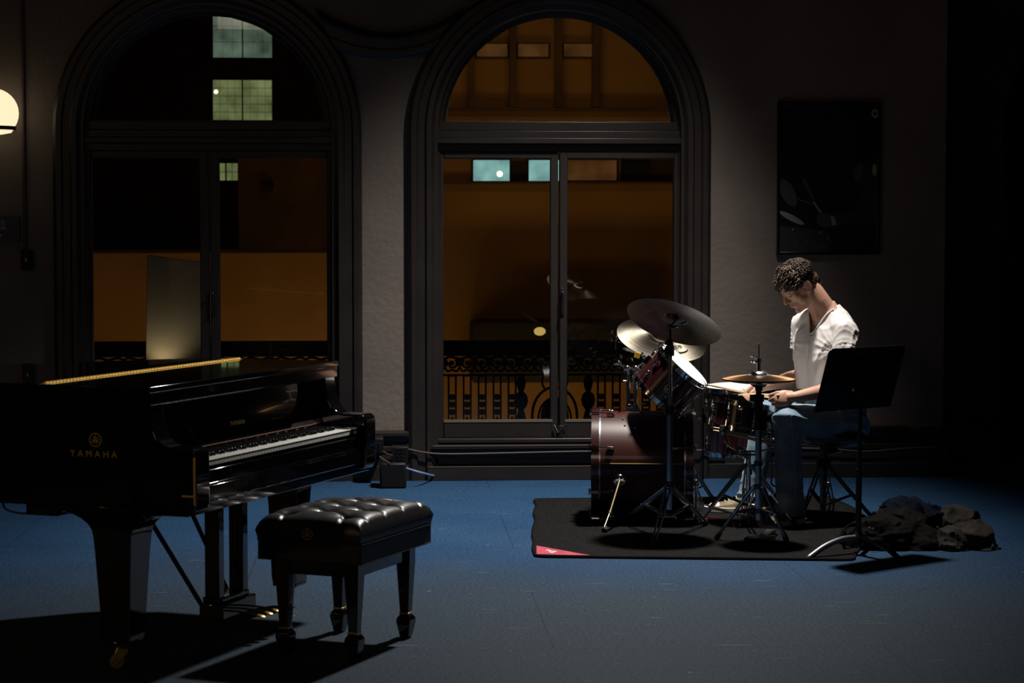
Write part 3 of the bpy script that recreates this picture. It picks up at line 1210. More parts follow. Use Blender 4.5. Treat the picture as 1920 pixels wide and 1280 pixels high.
# brown gable in front of it and low ochre wall
YW = 13.0
p = wallpt(560, 700, YW)
bW = thing('brown_annex', (p.x, YW, -4.5), 'brown gable wall lit by street light behind the right pane of the left window', 'building')
b = bm_new()
rect(b, YW, 446, 264, 690, 1300, .8)
obj('wall', b, M['brown_wall'], bW, smooth=False)
b = bm_new()
rect(b, YW - .1, 493, 338, 512, 352, .1)
obj('vent', b, M['bar'], bW, smooth=False)
YO = 10.0
p = wallpt(390, 700, YO)
bO = thing('ochre_boundary_wall', (p.x, YO, -4.5), 'low ochre wall seen through lower panes of the left arched window', 'wall')
b = bm_new()
rect(b, YO, -150, 473, 700, 1500, .5)
obj('wall', b, M['orange_wall'], bO, smooth=False)
b = bm_new()
rect(b, YO - .05, -150, 469, 700, 474, .6)
obj('coping', b, M['dark_wall'], bO, smooth=False)
# tall ochre building behind the right window
YH = 12.0
p = wallpt(1050, 700, YH)
bH = thing('ochre_building', (p.x, YH, -4.5), 'ochre building with teal lit windows seen through the right arched window', 'building')
b = bm_new()
rect(b, YH, 700, -160, 1560, 1500, .8)
obj('wall', b, M['orange_wall'], bH, smooth=False)
b = bm_new()
rect(b, YH - .12, 700, 200, 1560, 209, .13)
rect(b, YH - .10, 700, 340, 1560, 345, .11)
for x in (884, 962, 1048, 1118):
    rect(b, YH - .14, x - 6, -160, x + 6, 200, .15)
obj('stone_course', b, M['brown_wall'], bH, smooth=False)
lit_window(bH, YH, 886, 300, 957, 339, M['lit_teal'], 1, 1, (937, 326, .035))
lit_window(bH, YH, 990, 300, 1056, 339, M['lit_teal'], 1, 1)
lit_window(bH, YH, 1063, 300, 1158, 338, M['lit_tan'], 1, 1)
lit_window(bH, YH, 1166, 300, 1216, 338, M['bar'], 1, 1)
b = bm_new()
rect(b, YH - .02, 958, 302, 989, 340, .03)
rect(b, YH - .02, 1217, 300, 1290, 340, .03)
obj('shutter', b, M['dark_wall'], bH, smooth=False)
for (x0, x1) in ((893, 953), (970, 1030), (1056, 1112)):
    lit_window(bH, YH, x0, 82, x1, 106, M['lit_tan'], 1, 1)
# dark awning on the ochre building and a yellow lamp beyond the balustrade
YS = 7.0
b = bm_new()
q0, q1 = wallpt(888, 606, YH - 1.1), wallpt(1262, 716, YH - 1.1)
prism(b, [(q0.x, q1.z), (q1.x, q1.z), (q1.x, q0.z - .02), (q1.x - .2, q0.z), (q0.x + .1, q0.z), (q0.x, q0.z - .04)], lambda x, z: Vector((x, YH - 1.1, z)), lambda x, z: Vector((x, YH + .05, z)))
obj('awning', b, M['bar'], bH, smooth=False)
p = wallpt(1012, 621, YS - .3)
root = thing('street_lamp', (p.x, p.y, p.z), 'small round glowing yellow lamp beyond the balcony railing', 'lamp')
b = bm_new()
ball(b, p, (.055, .05, .04), seg=14, rings_=8)
obj('lamp_globe', b, mat('yellow_lamp_glass', (.4, .3, .1), .4, emit=(.62, .42, .12), es=.9), root)
b = bm_new()
tube(b, [(p.x, p.y, p.z + .03), (p.x, p.y + .1, p.z + .07), (p.x, YH - 1.09, p.z + .05)], .015)
obj('bracket', b, M['black_metal'], root)
# street lighting on the ochre facades
def street_light(x, Y, z, e, sx, sy, c=(1, .56, .17), tgt=None):
    """sodium flood lamp hung in the street, shining at the far facades"""
    light('street_light', 'AREA', (x, Y, z), e, c, sx, tgt or (x, Y + 6, z + .2), sx=sy)


street_light(wallpt(1050, 600, 9).x, 8.4, -2.2, 24, 3.0, .4, tgt=(wallpt(1050, 600, 12).x, 12.6, 1.2))
street_light(wallpt(390, 600, 7).x, 6.9, -2.0, 17, 3.0, .4, tgt=(wallpt(390, 600, 10).x, 10.4, .8))
street_light(wallpt(1050, 100, 9).x, 9.2, 4.4, 5, 2.5, .3, tgt=(wallpt(1050, 100, 12).x, 12.0, 2.8))
street_light(wallpt(620, 300, 11).x, 11.4, 4.4, 3, 1.0, .3, (1, .45, .12), tgt=(wallpt(620, 300, 13).x, 13.0, 2.4))

# warm globe lamp on the left side wall, out of the picture, mirrored in the flank of the piano
light('side_wall_lamp', 'POINT', (XL + .16, -8.2, 2.05), 34, (1.0, .66, .34), .12)

# ------------------------------------------------------------------ grand piano (local frame: x along the keyboard, y towards the tail)
PR = to_world(-1.073, 7.208, 0)
PRZ = 1.212 - YAW
piano = thing('grand_piano', PR, 'glossy black grand piano with closed lid and gold lettering on its side', 'piano', rz=PRZ)
PM = ROOTM[piano.name]
PW = 1.488
LK = dict(local=True)
Z0, Z1 = .575, .975          # case bottom / top
VF = .19                     # front of the lid


def outline(inset=0.0, vf=VF, n=10):
    pts = [(inset, vf), (inset, 1.52)]
    pts += smooth_path([(inset, 1.52), (.03 + inset, 1.74 - inset * .5), (.20, 1.89 - inset), (.44, 1.90 - inset), (.62 - inset * .6, 1.78 - inset), (.72 - inset, 1.55), (.90 - inset, 1.25), (1.22 - inset, .98), (1.42 - inset, .80), (PW - inset, .60)], n)[1:]
    pts += [(PW - inset, vf)]
    return [(p[0], p[1]) for p in pts]


b = bm_new()
o_ = outline()
i_ = outline(.035)
n = len(o_)
va = [b.verts.new((x, y, Z0)) for x, y in o_]
vb = [b.verts.new((x, y, Z1)) for x, y in o_]
vc = [b.verts.new((x, y, Z1)) for x, y in i_]
vd = [b.verts.new((x, y, Z0)) for x, y in i_]
for k in range(n - 1):
    for (p, q) in ((va, vb), (vb, vc), (vc, vd), (vd, va)):
        b.faces.new((p[k], p[k + 1], q[k + 1], q[k]))
for k in (0, n - 1):
    b.faces.new((va[k], vb[k], vc[k], vd[k]))
rim = obj('case_rim', b, M['black_lacquer'], piano, ang=25, bevel=.003, **LK)
# emblem and lettering on the bass side
emb_c = Vector((-.001, .392, .812))


def emblem(name, c, xdir, ydir, r, m, parent):
    """ring with three crossed tuning forks"""
    F = frame(c, xdir, ydir)
    bm = bm_new()
    u, v, w = Vector((1, 0, 0)), Vector((0, 1, 0)), Vector((0, 0, 1))
    hoop(bm, (0, 0, 0), (0, 0, 1), r * .88, .0012, r * .12, 32)
    for k in range(3):
        a = PI / 2 + k * 2 * PI / 3
        R = Matrix.Rotation(a - PI / 2, 3, 'Z')
        box(bm, R @ Vector((0, r * .48, 0)), (r * .12, r * .55, .0012), R)
        for s in (-1, 1):
            box(bm, R @ Vector((s * r * .17, -r * .32, 0)), (r * .11, r * .5, .0012), R)
        box(bm, R @ Vector((0, -r * .08, 0)), (r * .42, r * .14, .0012), R)
    bm.transform(F)
    return obj(name, bm, m, parent, smooth=False, **LK)


emblem('emblem', emb_c, (0, -1, 0), (0, 0, 1), .0245, M['gold_paint'], rim)
lettering('maker_lettering', 'YAMAHA', .033, M['gold_paint'], rim, frame((-.001, .40, .752), (0, -1, 0), (0, 0, 1)), .0006, 1.62)

# lid in two leaves with a long brass hinge
VH = .604


def lid_leaf(name, poly, z0=Z1 + .004, z1=Z1 + .026):
    bm = bm_new()
    prismz(bm, poly, z0, z1)
    return obj(name, bm, M['black_lacquer'], piano, bevel=.004, bseg=3, ang=30, **LK)


e = .012
front = [(-e, VF - .02), (-e, VH - .004), (PW + e, VH - .004), (PW + e, VF - .02)]
back = [(-e, VH + .004)] + [(x - e if i == 0 else x, y) for i, (x, y) in enumerate(outline(-e)[1:-1])] + [(PW + e, VH + .004)]
back = [p for p in back if p[1] >= VH + .003]
fl = lid_leaf('front_lid', front)
b = bm_new()
bx(b, -.002, PW + .002, VF - .018, VF + .004, Z1 - .038, Z1 + .006)
obj('lid_front_lip', b, M['black_lacquer'], fl, bevel=.003, **LK)
bl = lid_leaf('rear_lid', back)
b = bm_new()
zt = Z1 + .0285
k = 0
u_ = .02
while u_ < PW - .03:
    u2 = min(u_ + .022, PW - .02)
    cyl(b, (u_, VH, zt), (u2 - .004, VH, zt), .0042, seg=8)
    u_ += .022
bx(b, .02, PW - .02, VH - .012, VH + .012, zt - .004, zt - .0012)
obj('lid_hinge', b, M['brass'], bl, **LK)

# music desk front beam and fallboard
b = bm_new()
bx(b, .10, PW - .10, VF + .03, VF + .05, .93, Z1 - .002)
bx(b, .10, PW - .10, VF + .022, VF + .032, .928, .938)
obj('name_rail', b, M['black_lacquer'], piano, bevel=.002, **LK)
b = bm_new()
prism(b, [(VF + .055, .93), (VF + .075, .93), (VF + .055, .772), (VF - .0, .758), (VF - .0, .750), (VF + .04, .752)], lambda y, z: Vector((.105, y, z)), lambda y, z: Vector((PW - .105, y, z)))
fb = obj('fallboard', b, M['black_lacquer'], piano, bevel=.002, **LK)
lettering('maker_lettering', 'YAMAHA', .024, M['gold_paint'], fb, frame((PW / 2, VF + .044, .805), (1, 0, 0), (0, .05, 1)), .0005, 1.3)
b = bm_new()
cyl(b, (.13, VF - .002, .7585), (PW - .13, VF - .002, .7585), .0022, seg=6)
obj('felt_strip', b, mat('dark_red_felt', (.16, .04, .03), .8), fb, **LK)

# cheeks: scrolled arms each side of the keys
pro = [(.012, .575), (0.0, .60), (0.0, .765), (.004, .783), (.016, .793), (.032, .795), (.095, .795), (.125, .80), (.15, .822), (.168, .86), (.178, .90), (.182, .94), (.186, Z1 - .004), (.26, Z1 - .004), (.26, .575)]
for s, (u0, u1) in (('b', (0.0, .10)), ('t', (PW - .10, PW))):
    b = bm_new()
    prism(b, pro, lambda y, z: Vector((u0, y, z)), lambda y, z: Vector((u1, y, z)))
    ck = obj('cheek', b, M['black_lacquer'], piano, bevel=.008, bseg=4, ang=35, **LK)
    if s == 'b':
        b = bm_new()
        bx(b, -.0015, .0015, .002, .010, .60, .765)
        bx(b, -.0015, .0015, .010, .055, .628, .635)
        obj('brass_edge', b, M['brass'], ck, bevel=.0005, **LK)
b = bm_new()
bx(b, .10, PW - .10, .012, .26, .60, .655)
bx(b, .0, PW, .03, .60, .56, .60)
bx(b, .10, PW - .10, .022, .045, .655, .708)
bx(b, .10, PW - .10, .014, .022, .650, .664)
obj('key_bed', b, M['black_lacquer'], piano, bevel=.004, **LK)
for u0 in (.10, PW - .10 - .032):
    b = bm_new()
    bx(b, u0, u0 + .032, .02, .24, .655, .752)
    kb = obj('key_block', b, M['black_lacquer'], piano, bevel=.006, bseg=3, **LK)
    b = bm_new()
    cyl(b, (u0 + .016, .06, .752), (u0 + .016, .06, .758), .006, .004)
    obj('screw', b, M['chrome'], kb, **LK)

# 88 keys, each its own part
K0 = (PW - 1.225) / 2
KW = 1.225 / 52
b = bm_new()
bx(b, .0006, KW - .0006, .048, .20, .716, .737)
bx(b, .0002, KW - .0002, .0465, .056, .7345, .738)
wk = obj('white_key', b, M['ivory'], piano, bevel=.0012, **LK)
b = bm_new()
prism(b, [(.098, .735), (.20, .735), (.20, .750), (.106, .7495)], lambda y, z: Vector((-.0048, y, z)), lambda y, z: Vector((.0048, y, z)))
bk = obj('black_key', b, M['black_satin'], piano, bevel=.0012, **LK)
M['black_satin'].node_tree.nodes['Principled BSDF'].inputs['Roughness'].default_value = .25
wk.location.x = K0
fb_ = True
for i in range(52):
    if i:
        copy_part(wk, piano, (K0 + i * KW, 0, 0))
    # pattern starts on A: black after A, C, D, F, G
    if i < 51 and 'ABCDEFG'[i % 7] in 'ACDFG':
        loc = (K0 + (i + 1) * KW, 0, 0)
        if fb_:
            bk.location = loc
            fb_ = False
        else:
            copy_part(bk, piano, loc)

# underside beams and soundboard edge
b = bm_new()
prismz(b, outline(.06, .24), .60, .64)
for (u0, v0, u1, v1) in ((.2, .3, .55, 1.7), (.75, .3, .62, 1.7), (1.3, .3, .75, 1.35), (.1, .62, 1.4, .62)):
    d = Vector((u1 - u0, v1 - v0, 0))
    R = Matrix.Rotation(math.atan2(d.y, d.x), 3, 'Z')
    box(b, ((u0 + u1) / 2, (v0 + v1) / 2, .575), (d.length, .07, .07), R)
obj('under_frame', b, M['black_satin'], piano, bevel=.003, **LK)


def leg(cu, cv, top, bot, flare_u, flare_v, zt=.56):
    bm = bm_new()
    rows = []
    for z, s in ((.10, bot), (.13, bot * 1.06), (.42, top * .95), (.47, top)):
        rows.append([bm.verts.new((cu + a * s / 2, cv + c * s / 2, z)) for a, c in ((-1, -1), (1, -1), (1, 1), (-1, 1))])
    for k in range(1, 7):
        t = k / 6
        z = .47 + (zt - .47) * math.sin(t * PI / 2)
        ex = (1 - math.cos(t * PI / 2))
        fu, fv = top / 2 + flare_u * ex, top / 2 + flare_v * ex
        rows.append([bm.verts.new((cu + a * fu, cv + c * fv, z)) for a, c in ((-1, -1), (1, -1), (1, 1), (-1, 1))])
    skin(bm, rows)
    bx(bm, cu - top / 2 - flare_u, cu + top / 2 + flare_u, cv - top / 2 - flare_v, cv + top / 2 + flare_v, zt - .001, Z0 + .01)
    bx(bm, cu - bot * .5, cu + bot * .5, cv - bot * .5, cv + bot * .5, .088, .104)
    L_ = obj('leg', bm, M['black_lacquer'], piano, bevel=.005, ang=35, **LK)
    bm = bm_new()
    cyl(bm, (cu, cv, .092), (cu, cv, .074), .030, .026, 20)
    R = Matrix.Rotation(PRZ * 0 + .5, 3, 'Z')
    for s in (-1, 1):
        prism(bm, [(-.012, .076), (.022, .076), (.040, .030), (.034, .016), (.022, .016), (-.016, .060)], lambda a, z: R @ Vector((s * .015, a, 0)) + Vector((cu, cv, z)), lambda a, z: R @ Vector((s * .019, a, 0)) + Vector((cu, cv, z)))
    cs = obj('castor', bm, M['brass'], L_, bevel=.001, **LK)
    bm = bm_new()
    wc = R @ Vector((0, .024, 0)) + Vector((cu, cv, .0265))
    ax = R @ Vector((1, 0, 0))
    lathe(bm, [(.008, -.013), (.024, -.013), (.0265, -.008), (.0265, .008), (.024, .013), (.008, .013)], wc, ax, 24)
    w_ = obj('wheel', bm, M['brass'], L_, **LK)
    return L_


leg(.095, .345, .150, .105, .03, .14)
leg(PW - .095, .345, .135, .105, .02, .06)
leg(.42, 1.52, .130, .105, .03, .03)

# lyre with pedals, columns, rods and braces
cu = PW / 2
b = bm_new()
bx(b, cu - .135, cu + .135, .23, .33, .085, .145)
bx(b, cu - .11, cu + .11, .245, .33, .145, .165)
ly = obj('lyre_box', b, M['black_lacquer'], piano, bevel=.006, bseg=3, **LK)
for s in (-1, 1):
    b = bm_new()
    bx(b, cu + s * .095 - .024, cu + s * .095 + .024, .255, .315, .16, .55)
    obj('lyre_column', b, M['black_lacquer'], ly, bevel=.006, **LK)
b = bm_new()
bx(b, cu - .15, cu + .15, .24, .34, .535, .57)
obj('lyre_top', b, M['black_lacquer'], ly, bevel=.004, **LK)
for i in (-1, 0, 1):
    b = bm_new()
    tube(b, smooth_path([(cu + i * .062, .25, .110), (cu + i * .062, .18, .108), (cu + i * .062, .14, .104), (cu + i * .062, .11, .098), (cu + i * .062, .092, .094)], 4), [.010] * 8 + [.015] * 5 + [.016, .015, .013, .008], 10, flat=.35)
    obj('pedal', b, M['brass'], ly, **LK)
for i in (-1, 1):
    b = bm_new()
    cyl(b, (cu + i * .02 - .02, .335, .16), (cu + i * .02 - .02, .335, .56), .004, seg=8)
    obj('pedal_rod', b, M['brass'], ly, **LK)
for s in (-1, 1):
    b = bm_new()
    cyl(b, (cu + s * .11, .33, .13), (cu + s * .17, .60, .575), .009, seg=10)
    obj('lyre_brace', b, M['black_metal'], ly, **LK)

# control box under the case and its looping cable
b = bm_new()
bx(b, .02, .16, .56, .69, .535, .59)
obj('under_box', b, M['black_plastic'], piano, bevel=.004, **LK)
b = bm_new()
tube(b, smooth_path([(.10, .58, .57), (.09, .66, .54), (.09, .74, .528), (.09, .82, .54), (.10, .84, .58)]), .004)
obj('under_cable', b, M['black_cable'], piano, **LK)

# ------------------------------------------------------------------ piano bench
BA = math.radians(67.5) - YAW
bc = to_world(-.612, 7.84, 0)
bench = thing('piano_bench', bc, 'tufted black leather piano bench with gold ringed tapered legs', 'bench', rz=BA)
BL, BW = .60, .415
ZB0, ZB1, ZB2 = .352, .425, .475
# tufted cushion: a height field with buttons on a diagonal lattice
nx, ny = 84, 60
bt = []
for i in range(5):
    for j in range(3):
        bt.append((-BL / 2 + BL * (i + 1) / 6 , -BW / 2 + BW * (j + 1) / 4))
for i in range(4):
    for j in range(2):
        bt.append((-BL / 2 + BL * (i + 1.5) / 6, -BW / 2 + BW * (j + 1.5) / 4))
bt = []
for j in range(3):
    m_ = 4 if j % 2 == 0 else 3
    for i in range(m_):
        bt.append((-BL / 2 + BL * (i + (.5 if m_ == 4 else 1)) / 4, -BW / 2 + BW * (j + .75) / 3.5))


def cush(x, y):
    ex = max(0, 1 - (abs(x) / (BL / 2)) ** 7)
    ey = max(0, 1 - (abs(y) / (BW / 2)) ** 7)
    h = .052 * (ex * ey) ** .45
    for (bx_, by_) in bt:
        d = math.hypot(x - bx_, y - by_)
        h -= .026 * math.exp(-(d / .020) ** 2) * 1 + .012 * math.exp(-(d / .05) ** 2)
    # pleats between neighbouring buttons and out to the border
    best = 0
    for a in range(len(bt)):
        for c in range(a + 1, len(bt)):
            p, q = Vector(bt[a]), Vector(bt[c])
            if (q - p).length > .165 or abs(q.y - p.y) < .02:
                continue
            d = q - p
            t = max(0, min(1, (Vector((x, y)) - p).dot(d) / d.length_squared))
            dist = (Vector((x, y)) - p - d * t).length
            best = max(best, math.exp(-(dist / .007) ** 2))
    for (bx_, by_) in bt:
        if by_ < -BW * .25 and y < by_ or by_ > BW * .25 and y > by_:
            best = max(best, math.exp(-((x - bx_) / .006) ** 2))
        if abs(bx_) > BL * .35 and abs(x) > abs(bx_) and x * bx_ > 0:
            best = max(best, math.exp(-((y - by_) / .006) ** 2))
    return h - .009 * best * min(1, ex * ey * 3)


b = bm_new()
rows = []
for i in range(nx + 1):
    x = BL / 2 * math.sin(PI / 2 * (2 * i / nx - 1) * .999) * .35 + (2 * i / nx - 1) * BL / 2 * .65
    row = []
    for j in range(ny + 1):
        y = BW / 2 * math.sin(PI / 2 * (2 * j / ny - 1) * .999) * .35 + (2 * j / ny - 1) * BW / 2 * .65
        row.append(b.verts.new((x, y, ZB2 + max(cush(x, y), 0) + .0)))
    rows.append(row)
for i in range(nx):
    for j in range(ny):
        b.faces.new((rows[i][j], rows[i + 1][j], rows[i + 1][j + 1], rows[i][j + 1]))
bd = [rows[i][0] for i in range(nx + 1)] + [rows[nx][j] for j in range(1, ny + 1)] + [rows[i][ny] for i in range(nx - 1, -1, -1)] + [rows[0][j] for j in range(ny - 1, 0, -1)]
lo = []
mid_ = []
for k, v in enumerate(bd):
    bulge = .006
    x, y = v.co.x, v.co.y
    l = math.hypot(x / BL, y / BW)
    mid_.append(b.verts.new((x * (1 + bulge / abs(BL / 2)), y * (1 + bulge / (BW / 2)), (ZB1 + ZB2) / 2 + .008)))
    lo.append(b.verts.new((x * .995, y * .995, ZB1)))
for a_, c_ in ((bd, mid_), (mid_, lo)):
    for k in range(len(bd)):
        l = (k + 1) % len(bd)
        b.faces.new((a_[k], a_[l], c_[l], c_[k]))
b.faces.new(lo)
cu_ = obj('cushion', b, M['leather'], bench, ang=70, **LK)
b = bm_new()
for (x, y) in bt:
    ball(b, (x, y, ZB2 + max(cush(x, y), 0) + .001), (.008, .008, .004), seg=10, rings_=6)
bo = obj('tuft_buttons', b, M['leather'], cu_, **LK)
bo.name = 'tufting'


def piping(z, grow, name):
    bm = bm_new()
    r = .012
    hx_, hy_ = BL / 2 + grow, BW / 2 + grow
    pts = []
    for (cx_, cy_, a0) in ((hx_ - r, hy_ - r, 0), (-hx_ + r, hy_ - r, PI / 2), (-hx_ + r, -hy_ + r, PI), (hx_ - r, -hy_ + r, 1.5 * PI)):
        for k in range(5):
            a = a0 + PI / 2 * k / 4
            pts.append(Vector((cx_ + r * math.cos(a), cy_ + r * math.sin(a), z)))
    tube(bm, pts + [pts[0]], .0028, 6)
    return obj(name, bm, M['leather'], cu_, **LK)


piping(ZB1 - .001, .003, 'piping')
piping(ZB0 + .002, .001, 'piping')
b = bm_new()
bx(b, -BL / 2, BL / 2, -BW / 2, BW / 2, ZB0, ZB1 - .002)
bd_ = obj('seat_band', b, M['leather_brown'], bench, bevel=.006, bseg=3, **LK)
emblem('emblem', Vector((-BL / 2 - .0072, .0, ZB1 + .028)), (0, -1, 0), (0, 0, 1), .021, M['gold_paint'], cu_)
LX, LY = .215, .140
b = bm_new()
for s in (-1, 1):
    bx(b, -LX, LX, s * LY - .012, s * LY + .012, .292, ZB0)
    bx(b, s * LX - .012, s * LX + .012, -LY, LY, .292, ZB0)
obj('apron', b, M['black_lacquer'], bench, bevel=.003, **LK)
for sx in (-1, 1):
    for sy in (-1, 1):
        b = bm_new()
        rows = []
        for z, w in ((.002, .036), (.012, .040), (.062, .058), (.075, .054), (.086, .038), (.10, .036), (.292, .056), (.350, .056)):
            rows.append([b.verts.new((sx * LX + a * w / 2, sy * LY + c * w / 2, z)) for a, c in ((-1, -1), (1, -1), (1, 1), (-1, 1))])
        skin(b, rows)
        L_ = obj('leg', b, M['black_lacquer'], bench, bevel=.003, ang=30, **LK)
        b = bm_new()
        w = .0195
        bx(b, sx * LX - w, sx * LX + w, sy * LY - w, sy * LY + w, .090, .096)
        obj('leg_ring', b, M['brass'], L_, bevel=.001, **LK)

# ------------------------------------------------------------------ rug
RT = .012
cs = [ground(1003, 934, RT), ground(1560, 930, RT), ground(1640, 975, RT), ground(1600, 1047, RT), ground(1000, 1041, RT)]
rug = thing('drum_rug', cs[0].lerp(cs[3], .5) * Vector((1, 1, 0)) if False else Vector(((cs[0].x + cs[3].x) / 2, (cs[0].y + cs[3].y) / 2, 0)), 'black rug with a red corner lying under the drum kit', 'rug')


def round_poly(pts, r, n=5):
    out = []
    m_ = len(pts)
    for i in range(m_):
        p, a, c = pts[i], pts[i - 1], pts[(i + 1) % m_]
        d1, d2 = (a - p).normalized(), (c - p).normalized()
        p1, p2 = p + d1 * r, p + d2 * r
        for k in range(n + 1):
            t = k / n
            out.append(p1 * (1 - t) ** 2 + p * 2 * t * (1 - t) + p2 * t * t)
    return out


poly = round_poly([Vector((c.x, c.y, 0)) for c in cs], .05)
# resample the border with a slight waviness
bd = []
for i in range(len(poly)):
    a, c = poly[i], poly[(i + 1) % len(poly)]
    m_ = max(1, int((c - a).length / .03))
    for k in range(m_):
        p = a.lerp(c, k / m_)
        w = noise.noise(p * 3.1) * .012
        bd.append(p + Vector((w, w * .6, 0)))
cen = sum(bd, Vector()) / len(bd)
fold = ground(1335, 1043)


def rug_h(p):
    h = RT
    d = (Vector((p.x, p.y, 0)) - fold).length
    h += .022 * math.exp(-(d / .06) ** 2)
    h += .003 * noise.noise(p * 4)
    return h


b = bm_new()
rows = []
for s in (0.0, .15, .3, .45, .6, .75, .88, .96, 1.0):
    row = []
    for p in bd:
        q = cen.lerp(p, s)
        row.append(b.verts.new((q.x, q.y, rug_h(q) + (0 if s < 1 else -.002))))
    rows.append(row)
low = [b.verts.new((v.co.x, v.co.y, 0.0005)) for v in rows[-1]]
skin(b, rows[1:] + [low], cap=False)
b.faces.new(rows[1])
b.faces.new(low)
bmesh.ops.delete(b, geom=rows[0], context='VERTS')
obj('rug_pile', b, M['rug'], rug, ang=60)
b = bm_new()
tube(b, [Vector((p.x, p.y, rug_h(p) * .55)) for p in bd] + [Vector((bd[0].x, bd[0].y, rug_h(bd[0]) * .55))], .0075, 8)
obj('binding', b, M['rug_edge'], rug)
b = bm_new()
t0, t1, t2 = ground(1006, 1024, RT), ground(1006, 1040, RT), ground(1108, 1042, RT)
tri = [Vector((t.x, t.y, rug_h(t) + .0015)) for t in (t0, t1, t1.lerp(t2, .3), t1.lerp(t2, .7), t2, t2.lerp(t0, .35), t2.lerp(t0, .7))]
prism(b, [(p.x, p.y) for p in tri], lambda x, y: Vector((x, y, rug_h(Vector((x, y, 0))) + .0035)), lambda x, y: Vector((x, y, rug_h(Vector((x, y, 0))) - .002)))
rc = obj('red_corner', b, M['rug_red'], rug, smooth=False)
rc['label'] = 'red corner patch of the rug'
b = bm_new()
g0 = ground(1024, 1031.5, RT)
for (a, c) in (((1024, 1030.5), (1034, 1032.5)), ((1036, 1033), (1043, 1034.5)), ((1030, 1034), (1038, 1036))):
    p, q = ground(*a, RT + .005), ground(*c, RT + .005)
    box(b, (p + q) / 2, ((q - p).length, .014, .001), Matrix.Rotation(math.atan2((q - p).y, (q - p).x), 3, 'Z'))
obj('corner_mark', b, M['white_paint'], rc, smooth=False)


def zrug(p):
    return rug_h(p)


# ------------------------------------------------------------------ drum parts
UPZ = Vector((0, 0, 1))


def drum(root, c, axis, R, depth, shell_m, n_lugs, hoop_m, head_m, a0=0.0, wood_hoops=False, tube_lugs=False, bot_head=None):
    """c = centre, axis towards the batter head"""
    ax = Vector(axis).normalized()
    u, v = perp(ax)
    bm = bm_new()
    lathe(bm, [(R - .006, -depth / 2), (R, -depth / 2 + .002), (R, depth / 2 - .002), (R - .006, depth / 2)], c, ax, 64, cap=False)
    sh = obj('shell', bm, shell_m, root, ang=30)
    for s, hm, nm in ((1, head_m, 'batter_head'), (-1, bot_head or head_m, 'resonant_head')):
        bm = bm_new()
        lathe(bm, [(.001, s * (depth / 2 + .001)), (R * .9, s * (depth / 2 + .001)), (R - .004, s * (depth / 2 + .0008)), (R + .003, s * (depth / 2 - .006))], c, ax, 64, cap=False)
        obj(nm, bm, hm, root, ang=50)
        bm = bm_new()
        if wood_hoops:
            hoop(bm, Vector(c) + ax * s * (depth / 2 + .004), ax, R + .004, .040, .010, 64)
        else:
            lathe(bm, [(R + .002, s * (depth / 2 - .018)), (R + .013, s * (depth / 2 - .018)), (R + .013, s * (depth / 2 - .013)), (R + .006, s * (depth / 2 - .012)), (R + .006, s * (depth / 2 + .008)), (R + .010, s * (depth / 2 + .010)), (R + .003, s * (depth / 2 + .010)), (R + .002, s * (depth / 2 - .018))], c, ax, 64, cap=False)
        obj('hoop', bm, hoop_m, root, ang=30)
    for k in range(n_lugs):
        a = a0 + 2 * PI * k / n_lugs
        d = u * math.cos(a) + v * math.sin(a)
        t = d.cross(ax)
        Rm = Matrix((t, d, ax)).transposed()
        bm = bm_new()
        if tube_lugs:
            cyl(bm, Vector(c) + d * (R + .012) - ax * depth * .28, Vector(c) + d * (R + .012) + ax * depth * .28, .007, seg=10)
            for z in (-.25, .25):
                box(bm, Vector(c) + d * (R + .006) + ax * depth * z, (.012, .014, .012), Rm)
        else:
            for z in (-1, 1):
                zc = z * (depth / 2 - min(.075, depth * .34))
                ball(bm, Vector(c) + d * (R + .006) + ax * zc, (.009, .012, .020), Rm, 10, 8)
                ball(bm, Vector(c) + d * (R + .010) + ax * (zc + z * .012), (.007, .008, .010), Rm, 8, 6)
        lg = obj('lug', bm, M['chrome'], root)
        for z in (-1, 1):
            bm = bm_new()
            off = R + (.017 if not wood_hoops else .020)
            base = Vector(c) + d * off
            cyl(bm, base + ax * z * (depth / 2 - min(.085, depth * .3)), base + ax * z * (depth / 2 + (.004 if not wood_hoops else .028)), .003, seg=6)
            if not wood_hoops:
                cyl(bm, base + ax * z * (depth / 2 - .006), base + ax * z * (depth / 2 + .008), .0055, seg=8)
            else:
                box(bm, Vector(c) + d * (R + .019) + ax * z * (depth / 2 + .008), (.016, .010, .044), Rm)
                box(bm, Vector(c) + d * (R + .011) + ax * z * (depth / 2 + .029), (.016, .024, .006), Rm)
                tube(bm, [base + ax * z * (depth / 2 + .034) + t * w_ for w_ in (-.018, 0, .018)], .0035, 6)
            obj('tension_rod', bm, M['chrome'], root)
    return sh


